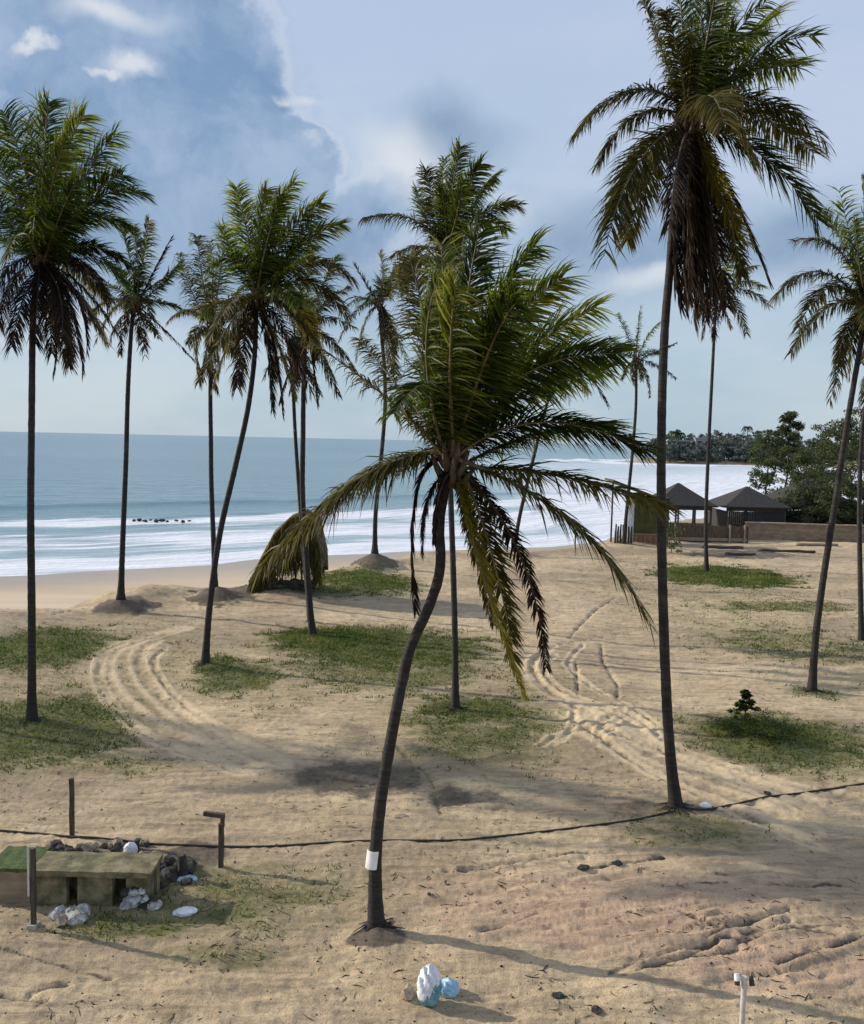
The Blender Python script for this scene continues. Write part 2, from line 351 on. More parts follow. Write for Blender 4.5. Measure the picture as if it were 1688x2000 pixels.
# sea
m_sea, t, b, o = new_mat('sea_water')
geo = t.new('ShaderNodeNewGeometry'); pos = geo.outputs['Position']
sd = att(t, 'shore'); par = t.new('ShaderNodeAttribute'); par.attribute_name = 'shoreuv'
uv = par.outputs['Vector']
sw = t.noise(t.mapping(uv, scale=(0.02, 0.12, 1)), 1.0, 5, 0.6)
ln = t.noise(t.mapping(uv, scale=(0.045, 0.55, 1)), 1.0, 6, 0.62, dist=0.6)
ln2 = t.noise(t.mapping(uv, scale=(0.12, 1.6, 1)), 1.0, 5, 0.6, dist=0.4)
base = t.mix(t.ss(sd, 20, 260), (0.17, 0.275, 0.30), (0.10, 0.185, 0.225))
base = t.mix(t.ss(sw, 0.35, 0.7, 0, 0.5), base, (0.13, 0.27, 0.31))
fo = att(t, 'foam')
calm = t.math('SUBTRACT', 1.0, t.math('MULTIPLY', att(t, 'bay'), 0.72))
f1 = t.math('ADD', fo, t.math('MULTIPLY', calm, t.math('ADD', t.math('MULTIPLY', t.math('SUBTRACT', ln, 0.5), 1.5), t.math('MULTIPLY', t.math('SUBTRACT', ln2, 0.5), 0.6))))
fm = t.ss(f1, 0.30, 0.72)
base = t.mix(t.math('MULTIPLY', att(t, 'shoal'), 0.75), base, (0.55, 0.62, 0.65))
c = t.mix(fm, base, t.mix(t.ss(ln2, 0.4, 0.65), (0.60, 0.63, 0.68), (0.80, 0.81, 0.84)))
t.l.new(c, b.inputs['Base Color'])
t.l.new(t.math('ADD', 0.22, t.math('MULTIPLY', fm, 0.6)), b.inputs['Roughness'])
b.inputs['Specular IOR Level'].default_value = 0.35
wv = t.math('ADD', t.noise(t.mapping(uv, scale=(0.15, 0.7, 1)), 1.0, 5, 0.6), t.math('MULTIPLY', t.noise(pos, 1.6, 3, 0.6), 0.3))
bump(t, b, wv, 0.5, 0.5)

# leaf materials: albedo from a per-leaflet tint
def leaf_mat(name, ramp, transl=0.45, rough=0.5):
    m, t, b, o = new_mat(name)
    a = att(t, 'tint')
    r = t.new('ShaderNodeValToRGB'); t.l.new(a, r.inputs[0])
    els = r.color_ramp.elements
    els[0].position = ramp[0][0]; els[0].color = (*ramp[0][1], 1)
    els[1].position = ramp[-1][0]; els[1].color = (*ramp[-1][1], 1)
    for p, cc in ramp[1:-1]:
        e = els.new(p); e.color = (*cc, 1)
    t.l.new(r.outputs[0], b.inputs['Base Color']); b.inputs['Roughness'].default_value = rough
    b.inputs['Specular IOR Level'].default_value = 0.15
    tr = t.new('ShaderNodeBsdfTranslucent')
    tcol = t.mix(0.5, r.outputs[0], t.mix(1.0, r.outputs[0], (1.7, 1.9, 0.7), 'MULTIPLY'))
    t.l.new(tcol, tr.inputs['Color'])
    ms = t.new('ShaderNodeMixShader'); ms.inputs[0].default_value = transl
    t.l.new(b.outputs[0], ms.inputs[1]); t.l.new(tr.outputs[0], ms.inputs[2]); t.l.new(ms.outputs[0], o.inputs[0])
    return m
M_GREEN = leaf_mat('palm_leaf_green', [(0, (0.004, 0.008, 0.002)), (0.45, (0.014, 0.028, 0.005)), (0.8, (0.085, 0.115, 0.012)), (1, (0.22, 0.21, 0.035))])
M_OLIVE = leaf_mat('palm_leaf_olive', [(0, (0.018, 0.020, 0.006)), (0.5, (0.055, 0.052, 0.012)), (0.85, (0.12, 0.098, 0.026)), (1, (0.21, 0.15, 0.06))])
M_DEAD = leaf_mat('palm_leaf_dead', [(0, (0.008, 0.006, 0.005)), (0.5, (0.022, 0.015, 0.011)), (0.85, (0.08, 0.055, 0.035)), (1, (0.14, 0.10, 0.07))], 0.2, 0.8)
M_YELLOW = leaf_mat('palm_leaf_yellow', [(0, (0.06, 0.045, 0.010)), (0.5, (0.15, 0.125, 0.015)), (0.85, (0.24, 0.20, 0.02)), (1, (0.30, 0.22, 0.06))], 0.4)
M_RACHIS = simple('palm_rib', (0.07, 0.055, 0.025), (0.16, 0.12, 0.055), 6, 0.6, 0.2)
M_RACHIS_DEAD = simple('palm_rib_dry', (0.03, 0.022, 0.016), (0.07, 0.05, 0.035), 6, 0.8, 0.3)
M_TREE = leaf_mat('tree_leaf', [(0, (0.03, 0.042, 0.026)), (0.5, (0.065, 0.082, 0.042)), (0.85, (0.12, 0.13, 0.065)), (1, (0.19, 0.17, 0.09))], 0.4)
M_FARTREE = leaf_mat('far_tree_leaf', [(0, (0.07, 0.088, 0.085)), (0.5, (0.11, 0.13, 0.12)), (1, (0.17, 0.19, 0.165))], 0.2)  # paler and greyer than the nearer trees: distance haze put into the colour
M_GRASS = leaf_mat('grass_blade', [(0, (0.028, 0.055, 0.008)), (0.45, (0.075, 0.115, 0.020)), (0.75, (0.17, 0.17, 0.05)), (1, (0.30, 0.25, 0.12))], 0.35, 0.7)

m_trunk, t, b, o = new_mat('palm_trunk_bark')
co = obj_co(t)
rings = t.noise(t.mapping(co, scale=(0.6, 0.6, 9)), 1.6, 4, 0.6); fine = t.noise(t.mapping(co, scale=(9, 9, 2.5)), 2.0, 6, 0.7)
c = t.mix(t.ss(rings, 0.38, 0.66), (0.011, 0.009, 0.008), (0.030, 0.026, 0.023))
c = t.mix(t.ss(fine, 0.5, 0.78, 0, 0.6), c, (0.060, 0.054, 0.048))
c = t.mix(t.ss(t.noise(co, 1.3, 4, 0.6), 0.55, 0.72, 0, 0.5), c, (0.070, 0.068, 0.062))
t.l.new(c, b.inputs['Base Color']); b.inputs['Roughness'].default_value = 0.85
bump(t, b, t.math('ADD', rings, t.math('MULTIPLY', fine, 0.5)), 0.7, 0.04)
M_TRUNK = m_trunk
M_BARK = simple('tree_bark', (0.03, 0.025, 0.02), (0.08, 0.068, 0.055), 5, 0.9, 0.5, (2, 2, 0.5))
M_FIBRE = simple('palm_fibre', (0.04, 0.028, 0.018), (0.14, 0.10, 0.06), 14, 0.95, 0.9, (2, 2, 0.4))
M_WOODDK = simple('weathered_wood', (0.03, 0.024, 0.018), (0.10, 0.078, 0.055), 7, 0.85, 0.6, (5, 5, 0.5))
M_WOODLT = simple('pale_wood', (0.20, 0.16, 0.11), (0.34, 0.28, 0.20), 7, 0.85, 0.6, (5, 5, 0.5))
M_CONC = simple('mossy_concrete', (0.07, 0.068, 0.028), (0.26, 0.215, 0.12), 3.2, 0.95, 1.0, det=10)
M_MOSS = simple('green_moss', (0.03, 0.055, 0.012), (0.09, 0.12, 0.03), 12, 0.95, 0.9)
M_CONCDK = simple('dark_concrete', (0.02, 0.018, 0.014), (0.05, 0.045, 0.034), 3, 0.9, 0.5)
M_CONCLT = simple('pale_concrete', (0.26, 0.24, 0.20), (0.42, 0.40, 0.36), 6, 0.9, 0.5)
M_STONEW = simple('pale_rubble', (0.22, 0.21, 0.20), (0.62, 0.61, 0.60), 7, 0.9, 1.0, det=8, dist=0.04)
M_STONED = simple('dark_rubble', (0.018, 0.017, 0.015), (0.07, 0.065, 0.055), 8, 0.95, 1.0, det=8, dist=0.04)
M_STONEB = simple('sandy_stone', (0.22, 0.17, 0.11), (0.42, 0.34, 0.24), 8, 0.95, 0.8, det=8, dist=0.03)
M_PLASTW = simple('white_plastic_film', (0.60, 0.62, 0.64), (0.84, 0.85, 0.86), 5, 0.35, 0.8, dist=0.02)
M_PLASTT = simple('teal_plastic_film', (0.05, 0.20, 0.24), (0.22, 0.42, 0.46), 6, 0.35, 0.8, dist=0.02)
M_PLASTB = simple('blue_plastic_film', (0.20, 0.42, 0.58), (0.45, 0.62, 0.74), 6, 0.35, 0.8, dist=0.02)
M_ROOF = simple('dark_thatch_roof', (0.018, 0.017, 0.017), (0.048, 0.044, 0.042), 6, 0.95, 0.8, (1, 1, 3))
M_BROWN = simple('brown_board', (0.055, 0.038, 0.026), (0.15, 0.105, 0.07), 2.5, 0.9, 0.5, (4, 4, 0.6))
M_ORANGE = simple('orange_board', (0.14, 0.075, 0.035), (0.28, 0.16, 0.08), 2.5, 0.9, 0.4, (4, 4, 0.6))
M_OLIVEW = simple('olive_wall', (0.035, 0.040, 0.012), (0.085, 0.085, 0.025), 2.0, 0.9, 0.6)
M_MUD = simple('mud_wall', (0.17, 0.125, 0.085), (0.30, 0.23, 0.155), 1.2, 0.95, 0.5, (1, 1, 3))
M_MUDCAP = simple('mud_wall_cap', (0.26, 0.20, 0.14), (0.38, 0.30, 0.21), 1.5, 0.9, 0.4)
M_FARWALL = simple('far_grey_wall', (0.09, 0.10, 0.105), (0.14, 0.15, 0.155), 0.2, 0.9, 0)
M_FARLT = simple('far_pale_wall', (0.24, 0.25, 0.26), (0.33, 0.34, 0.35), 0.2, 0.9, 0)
M_DARK = simple('dark_opening', (0.010, 0.010, 0.010), (0.02, 0.02, 0.02), 2, 0.9, 0)
M_WHITE = simple('white_paint', (0.62, 0.63, 0.63), (0.80, 0.80, 0.80), 5, 0.5, 0.1)
M_POLE = simple('grey_white_pole', (0.42, 0.40, 0.36), (0.58, 0.56, 0.52), 5, 0.5, 0.15)
M_BLACK = simple('black_plastic', (0.012, 0.012, 0.012), (0.03, 0.03, 0.03), 5, 0.4, 0.1)
M_THATCH = simple('dry_thatch', (0.045, 0.040, 0.018), (0.20, 0.16, 0.085), 7, 0.95, 1.0, (3, 3, 0.6), dist=0.06)
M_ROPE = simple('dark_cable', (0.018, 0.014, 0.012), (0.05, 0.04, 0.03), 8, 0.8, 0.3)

# ------------------------------------------------------------------ mesh helpers
def mesh_obj(name, verts, faces, mats, parent=None, midx=None, tint=None, smooth=False):
    me = bpy.data.meshes.new(name)
    V = np.asarray(verts, np.float32)
    if isinstance(faces, np.ndarray):
        nf, k = faces.shape
        me.vertices.add(len(V)); me.vertices.foreach_set('co', V.ravel())
        me.loops.add(nf * k); me.loops.foreach_set('vertex_index', faces.ravel().astype(np.int32))
        me.polygons.add(nf); me.polygons.foreach_set('loop_start', np.arange(0, nf * k, k, dtype=np.int32))
        me.update(calc_edges=True)
    else:
        me.from_pydata([tuple(v) for v in V.tolist()], [], faces)
    for m in (mats if isinstance(mats, (list, tuple)) else [mats]): me.materials.append(m)
    if midx is not None: me.polygons.foreach_set('material_index', np.asarray(midx, np.int32))
    if smooth: me.polygons.foreach_set('use_smooth', np.ones(len(me.polygons), bool))
    if tint is not None:
        a = me.attributes.new('tint', 'FLOAT', 'POINT'); a.data.foreach_set('value', np.asarray(tint, np.float32))
    me.update()
    ob = bpy.data.objects.new(name, me); COL.objects.link(ob)
    if parent is not None: ob.parent = parent
    return ob
def tag(o, label=None, cat=None, group=None, kind=None):
    if label: o['label'] = label
    if cat: o['category'] = cat
    if group: o['group'] = group
    if kind: o['kind'] = kind
    return o
def empty(name, loc, rz=0.0):
    o = bpy.data.objects.new(name, None); COL.objects.link(o); o.location = tuple(float(v) for v in loc); o.rotation_euler = (0, 0, rz)
    o.empty_display_size = 0.2; return o

class MB:
    "collects shapes for one mesh (coordinates are local to the thing)"
    def __init__(s): s.v = []; s.f = []; s.m = []
    def add(s, v, f, m=0):
        k = len(s.v); s.v += [tuple(map(float, p)) for p in v]; s.f += [tuple(i + k for i in q) for q in f]; s.m += [m] * len(f)
    def box(s, x0, x1, y0, y1, z0, z1, m=0, jit=0.0):
        v = [(x, y, z) for x in (x0, x1) for y in (y0, y1) for z in (z0, z1)]
        if jit: v = [tuple(c + random.uniform(-jit, jit) for c in p) for p in v]
        s.add(v, [(0, 1, 3, 2), (4, 6, 7, 5), (0, 4, 5, 1), (2, 3, 7, 6), (0, 2, 6, 4), (1, 5, 7, 3)], m)
    def tube(s, pts, rad, n=8, m=0, cap=True, wob=0.0):
        pts = [np.array(p, float) for p in pts]
        if not hasattr(rad, '__len__'): rad = [rad] * len(pts)
        rings = []; ref = None
        for i, p in enumerate(pts):
            T = pts[min(i + 1, len(pts) - 1)] - pts[max(i - 1, 0)]; T /= np.linalg.norm(T) + 1e-9
            if ref is None: ref = np.array([1, 0, 0.0]) if abs(T[0]) < 0.8 else np.array([0, 1.0, 0])
            A = ref - T * ref.dot(T); A /= np.linalg.norm(A) + 1e-9; B = np.cross(T, A); ref = A
            rings.append([p + (A * math.cos(a) + B * math.sin(a)) * rad[i] * (1 + random.uniform(-wob, wob)) for a in [2 * math.pi * k / n for k in range(n)]])
        v = [q for r in rings for q in r]; f = []
        for i in range(len(pts) - 1):
            for k in range(n):
                f.append((i * n + k, i * n + (k + 1) % n, (i + 1) * n + (k + 1) % n, (i + 1) * n + k))
        if cap: f.append(tuple(range(n))[::-1]); f.append(tuple((len(pts) - 1) * n + k for k in range(n)))
        s.add(v, f, m)
    def build(s, name, mats, parent=None, smooth=False, bevel=0.0):
        ob = mesh_obj(name, s.v, s.f, mats, parent, midx=s.m if isinstance(mats, (list, tuple)) else None, smooth=smooth)
        if bevel:
            bm = ob.modifiers.new('bevel', 'BEVEL'); bm.width = bevel; bm.segments = 2; bm.limit_method = 'ANGLE'
        return ob

# ------------------------------------------------------------------ ground sheet
def make_ground():
    r = [3.0]
    while r[-1] < 9.5: r.append(r[-1] * 1.06)
    while r[-1] < 95: r.append(r[-1] * (1.0042 if r[-1] < 30 else 1.0058))
    while r[-1] < 5200: r.append(r[-1] * 1.03)
    r = np.array(r)
    a1 = np.linspace(-31, 31, 640); a0 = np.linspace(-180, -31, 50)[:-1]; a2 = np.linspace(31, 180, 50)[1:-1]
    a = np.radians(np.concatenate([a0, a1, a2])); na = len(a); nr = len(r)
    X = r[:, None] * np.sin(a)[None]; Y = r[:, None] * np.cos(a)[None]
    Z = height(X, Y)
    V = np.stack([X, Y, Z], -1).reshape(-1, 3)
    V = np.vstack([V, [[0, 0, 0]]])
    i = np.arange(nr - 1)[:, None]; j = np.arange(na)[None]; j2 = (j + 1) % na
    Fq = np.stack([i * na + j, (i + 1) * na + j, (i + 1) * na + j2, i * na + j2], -1).reshape(-1, 4)
    me = bpy.data.meshes.new('ground')
    faces_tri = np.array([[nr * na, k, (k + 1) % na] for k in range(na)], np.int32)
    me.vertices.add(len(V)); me.vertices.foreach_set('co', V.astype(np.float32).ravel())
    loops = np.concatenate([Fq.ravel()[:], faces_tri.ravel()]).astype(np.int32)
    me.loops.add(len(loops)); me.loops.foreach_set('vertex_index', loops)
    ls = np.concatenate([np.arange(len(Fq)) * 4, len(Fq) * 4 + np.arange(na) * 3]).astype(np.int32)
    me.polygons.add(len(ls)); me.polygons.foreach_set('loop_start', ls); me.update(calc_edges=True)
    me.polygons.foreach_set('use_smooth', np.ones(len(ls), bool))
    Xf, Yf = V[:, 0], V[:, 1]
    sE = sdist(Xf, Yf, EDGE) + fbm(Xf * 0.15, Yf * 0.15, 3) * 1.2; sS = sdist(Xf, Yf, SHORE)
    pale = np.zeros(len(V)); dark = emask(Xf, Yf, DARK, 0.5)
    for pts, hw in TRACKS:
        d = near_dist(Xf, Yf, pts); d = d + 5 * hw * (2 - sstep(0, 1.4, np.hypot(Xf - pts[0][0], Yf - pts[0][1])) - sstep(0, 1.4, np.hypot(Xf - pts[-1][0], Yf - pts[-1][1]))); pale = np.maximum(pale, (0.55 + 0.45 * np.clip(0.5 + fbm(Xf * 0.7, Yf * 0.7, 2), 0, 1)) * np.maximum(np.exp(-((d - hw * 1.5) / (hw * 0.8)) ** 2), 0.5 * np.exp(-(d / (hw * 3.5)) ** 2)))
    for pts in CRACKS + RILLS:
        d = near_dist(Xf, Yf, pts); dark = np.maximum(dark, 0.7 * np.exp(-((d + 0.05 * np.abs(fbm(Xf * 1.7, Yf * 1.7, 3))) / 0.07) ** 2))
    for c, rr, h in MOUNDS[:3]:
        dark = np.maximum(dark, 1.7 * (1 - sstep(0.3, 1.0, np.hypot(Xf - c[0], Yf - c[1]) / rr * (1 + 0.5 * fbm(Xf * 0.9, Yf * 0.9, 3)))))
    beach = 1 - sstep(-2.6, -1.4, sE)
    wet = (1 - sstep(0.5, 13.0, sS + fbm(Xf * 0.05, Yf * 0.05, 2) * 3))
    grass = emask(Xf, Yf, GRASS, 0.6, 0.86) * (1 - beach) + 0.12 * (fbm(Xf * 0.12, Yf * 0.12, 3) + 0.3)
    far = sstep(150, 300, np.hypot(Xf, Yf)) * sstep(2, 10, sE); grass = np.maximum(grass, far * 0.9)
    grass = grass * (1 - 0.9 * pale)
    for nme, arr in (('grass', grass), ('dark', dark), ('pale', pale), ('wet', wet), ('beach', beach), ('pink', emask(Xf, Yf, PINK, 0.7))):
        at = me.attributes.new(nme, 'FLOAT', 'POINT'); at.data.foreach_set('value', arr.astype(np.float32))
    me.materials.append(m_ground)
    ob = bpy.data.objects.new('ground', me); COL.objects.link(ob); tag(ob, kind='structure')
make_ground()

def make_sea():
    r = [45.0]
    while r[-1] < 320: r.append(r[-1] * 1.0042)
    while r[-1] < 30000: r.append(r[-1] * 1.05)
    r = np.array(r); a = np.radians(np.concatenate([np.linspace(-95, -31, 30)[:-1], np.linspace(-31, 31, 300), np.linspace(31, 70, 20)[1:]]))
    na, nr = len(a), len(r)
    X = r[:, None] * np.sin(a)[None]; Y = r[:, None] * np.cos(a)[None]
    d = -sdist(X, Y, SHORE)                                # offshore distance
    s = X * 0.86 + Y * 0.5                                 # run along the coast
    near = 1 - sstep(150, 300, r[:, None])
    wob = fbm(s * 0.03, d * 0.02, 3) * 5
    Z = SEA + near * sstep(2, 12, d) * (0.10 * fbm(s * 0.1, d * 0.35, 3) + 0.22 * np.clip(np.sin((d + wob) / 2.9), 0, 1) ** 4 * (1 - sstep(45, 75, d)))
    Z += near * 0.40 * np.exp(-((d + wob * 0.6 - 58) / 1.5) ** 2)
    foam = (0.62 + 0.22 * np.sin(d / 2.6 + wob * 0.8)) * sstep(-8, -4, d) * (1 - sstep(36, 46, d + wob)) + 0.5 * np.exp(-((d + wob - 36) / 3.5) ** 2) + 0.35 * np.exp(-((d + wob * 0.5 - 3) / 3.0) ** 2)
    # pale washed gullies between foam sheets, fewer breakers to the far left
    leftness = sstep(-14, -34, X)
    foam -= leftness * 0.28 * sstep(6, 18, d)
    foam -= 0.35 * np.exp(-((d + wob - 33) / 2.5) ** 2) * sstep(-30, 0, -X)
    bay = sstep(0, 26, X - (Y - 80) * 0.02) * (1 - sstep(380, 560, Y))
    foam = np.maximum(foam, bay * (0.76 - 0.34 * sstep(20, 120, d)) * sstep(-8, -4, d))
    foam = np.clip(foam, 0, 1.1)
    V = np.stack([X, Y, Z], -1).reshape(-1, 3)
    i = np.arange(nr - 1)[:, None]; j = np.arange(na - 1)[None]
    Fq = np.stack([i * na + j, (i + 1) * na + j, (i + 1) * na + j + 1, i * na + j + 1], -1).reshape(-1, 4)
    keep = (d.reshape(-1)[Fq] > -14).any(1); Fq = Fq[keep]
    ob = mesh_obj('sea', V, Fq, m_sea, smooth=True)
    me = ob.data
    at = me.attributes.new('foam', 'FLOAT', 'POINT'); at.data.foreach_set('value', foam.reshape(-1).astype(np.float32))
    at = me.attributes.new('shore', 'FLOAT', 'POINT'); at.data.foreach_set('value', d.reshape(-1).astype(np.float32))
    at = me.attributes.new('bay', 'FLOAT', 'POINT'); at.data.foreach_set('value', bay.reshape(-1).astype(np.float32))
    at = me.attributes.new('shoal', 'FLOAT', 'POINT'); at.data.foreach_set('value', np.maximum(bay, 0.55 * (1 - sstep(10, 45, d))).reshape(-1).astype(np.float32))
    at = me.attributes.new('shoreuv', 'FLOAT_VECTOR', 'POINT')
    at.data.foreach_set('vector', np.stack([s, d + wob * 0.5, np.zeros_like(s)], -1).reshape(-1).astype(np.float32))
    tag(ob, kind='structure')
make_sea()

# ------------------------------------------------------------------ palms
UP = np.array([0, 0, 1.0])
STYLE = {'droop': 1.0, 'torn': 0.0}
def unit(v): return v / (np.linalg.norm(v, axis=-1, keepdims=True) + 1e-9)
def frond_mesh(parent, P0, Pm, P1, kind, nleaf, origin, leaf_k=0.24, twist=None, name='frond', wind=0.12, wmul=1.0):
    """rib through P0-Pm-P1 with pinnate leaflets; kinds: green, olive, dead, yellow, folded"""
    P0, Pm, P1 = [np.array(p, float) for p in (P0, Pm, P1)]
    C = 2 * Pm - (P0 + P1) / 2
    L = np.linalg.norm(Pm - P0) + np.linalg.norm(P1 - Pm)
    def B(t): t = np.asarray(t)[..., None]; return (1 - t) ** 2 * P0 + 2 * t * (1 - t) * C + t * t * P1
    def dB(t): t = np.asarray(t)[..., None]; return unit(2 * (1 - t) * (C - P0) + 2 * t * (P1 - C))
    # side direction: perpendicular to the vertical plane of the frond, twisted a bit
    oh = P1 - P0; oh[2] = 0
    if np.linalg.norm(oh) < 0.15 * L:
        a = random.uniform(0, 6.28); oh = oh + 0.3 * L * np.array([math.cos(a), math.sin(a), 0])
    oh = unit(oh); S0 = np.cross(oh, UP)
    tw = random.uniform(-0.9, 0.9) if twist is None else twist
    r0 = 0.030 * (L / 4) + 0.012
    nrb = 12; tt = np.linspace(0, 1, nrb)
    verts = []; faces = []; tint = []; mi = []
    pts = B(tt); T = dB(tt)
    A = unit(S0 - T * (T @ S0)[:, None]); Bn = np.cross(T, A)
    ns = 5
    for i in range(nrb):
        rr = r0 * (1 - 0.85 * tt[i]) * (1.6 if i == 0 else 1)
        for k in range(ns):
            an = 2 * math.pi * k / ns; verts.append(pts[i] + rr * (A[i] * math.cos(an) * 1.2 + Bn[i] * math.sin(an) * 0.8))
    for i in range(nrb - 1):
        for k in range(ns): faces.append((i * ns + k, i * ns + (k + 1) % ns, (i + 1) * ns + (k + 1) % ns, (i + 1) * ns + k))
    nv0 = len(verts); mi = [1] * len(faces)
    # leaflets, vectorised
    folded = kind == 'folded'
    n = int(nleaf * (1.75 if kind != 'folded' else 1.3))
    t0 = 0.10 if kind != 'dead' else 0.05
    t = np.concatenate([np.linspace(t0, 0.995, n), np.linspace(t0, 0.995, n)]) + RNG.uniform(-0.3, 0.3, 2 * n) / n
    t = np.clip(t, 0.02, 1)
    side = np.concatenate([np.ones(n), -np.ones(n)])
    drop = 0.10 if kind in ('green', 'olive', 'yellow') else 0.30
    keep = RNG.random(2 * n) > drop * np.where(RNG.random(2 * n) > 0.5, 1, 0.4)
    # a torn gap
    if kind != 'folded' and random.random() < 0.5:
        g0 = random.uniform(0.3, 0.8); gs = random.choice([-1, 1]); keep &= ~((np.abs(t - g0) < 0.025) & (side == gs))
    for _ in range(random.choice([0, 1, 1, 2, 3])):
        g0 = random.uniform(0.2, 0.95); gs = random.choice([-1, 1]); keep &= ~((np.abs(t - g0) < random.uniform(0.01, 0.05)) & (side == gs) & (RNG.random(2 * n) < 0.85))
    if random.random() < STYLE['torn'] and kind != 'folded': keep &= (t < random.uniform(0.6, 0.85)) | (RNG.random(2 * n) > 0.6)
    t = t[keep]; side = side[keep]; n2 = len(t)
    base = B(t); T = dB(t)
    S = unit(S0 - T * (T @ S0)[:, None]); N = np.cross(S, T); N *= np.sign(N[:, 2:3] + 1e-6)
    ct, st = math.cos(tw), math.sin(tw)
    S, N = S * ct + N * st, N * ct - S * st
    prof = (np.clip((t - 0.02) / 0.30, 0, 1) ** 0.7) * (1 - 0.62 * np.clip((t - 0.5) / 0.5, 0, 1) ** 1.6)
    ll = L * leaf_k * (0.35 + 0.65 * prof) * RNG.uniform(0.6, 1.2, n2)
    fwd = 0.45 + 0.75 * t + RNG.uniform(-0.22, 0.22, n2)          # sweep towards the tip
    lift = RNG.uniform(-0.05, 0.40, n2)
    if folded: fwd = fwd + 2.4
    d0 = unit(S * side[:, None] + T * fwd[:, None] + N * lift[:, None] + RNG.normal(0, 0.17, (n2, 3)))
    droop = {'green': 0.42, 'olive': 0.62, 'yellow': 0.5, 'dead': 0.95, 'folded': 0.25}[kind] * RNG.uniform(0.6, 1.5, n2) * STYLE['droop']
    ks = np.array([0, 0.3, 0.65, 1.0])
    wd = np.array([1.0, -0.15, 0.0])
    cen = base[:, None, :] + ll[:, None, None] * (ks[None, :, None] * d0[:, None, :] - (droop[:, None] * ks[None] ** 2)[..., None] * UP + ((wind + 0.22 * max(0.0, float(unit(P1 - P0)[2]))) * ks[None] ** 2)[..., None] * wd)
    # keep leaflets from stretching when they droop
    seg = np.diff(cen, axis=1); sl = np.linalg.norm(seg, axis=2, keepdims=True)
    want = (ll[:, None] * np.diff(ks)[None])[..., None]; seg = seg / (sl + 1e-9) * want
    cen = np.concatenate([cen[:, :1], cen[:, :1] + np.cumsum(seg, axis=1)], axis=1)
    wdir = unit(T * 1.0 + RNG.normal(0, 0.28, (n2, 3)) + N * RNG.uniform(-0.3, 0.3, (n2, 1)))
    wdir = unit(wdir - d0 * np.sum(wdir * d0, 1, keepdims=True))
    hw = (0.0165 * wmul * (0.6 + 0.1 * L) * RNG.uniform(0.7, 1.25, n2))[:, None, None] * np.array([0.55, 1.0, 0.75, 0.06])[None, :, None]
    lv = np.stack([cen - wdir[:, None] * hw, cen + wdir[:, None] * hw], 2).reshape(-1, 3)   # n2*4*2
    b0 = nv0 + np.arange(n2)[:, None] * 8 + np.arange(3)[None] * 2
    lf = np.stack([b0, b0 + 1, b0 + 3, b0 + 2], -1).reshape(-1, 4)
    V = np.vstack([np.array(verts), lv]) - np.array(origin)[None]
    Fc = np.vstack([np.array(faces), lf]).astype(np.int32)
    base_t = RNG.uniform(-0.18, 0.18) + 0.42 + (0.16 * np.clip((P1[2] - P0[2]) / L, -0.3, 1) if kind == 'green' else 0)  # upright green fronds tinted paler: young growth plus painted sunlight on crown tops
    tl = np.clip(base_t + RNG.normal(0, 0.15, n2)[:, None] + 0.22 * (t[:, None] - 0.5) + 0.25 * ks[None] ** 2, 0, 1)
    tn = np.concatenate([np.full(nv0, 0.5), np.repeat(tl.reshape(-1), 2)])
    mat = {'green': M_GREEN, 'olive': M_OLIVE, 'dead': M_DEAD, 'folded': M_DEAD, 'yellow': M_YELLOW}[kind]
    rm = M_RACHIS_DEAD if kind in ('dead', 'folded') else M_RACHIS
    return mesh_obj(name, V, Fc, [mat, rm], parent, midx=[1] * len(faces) + [0] * len(lf), tint=tn)

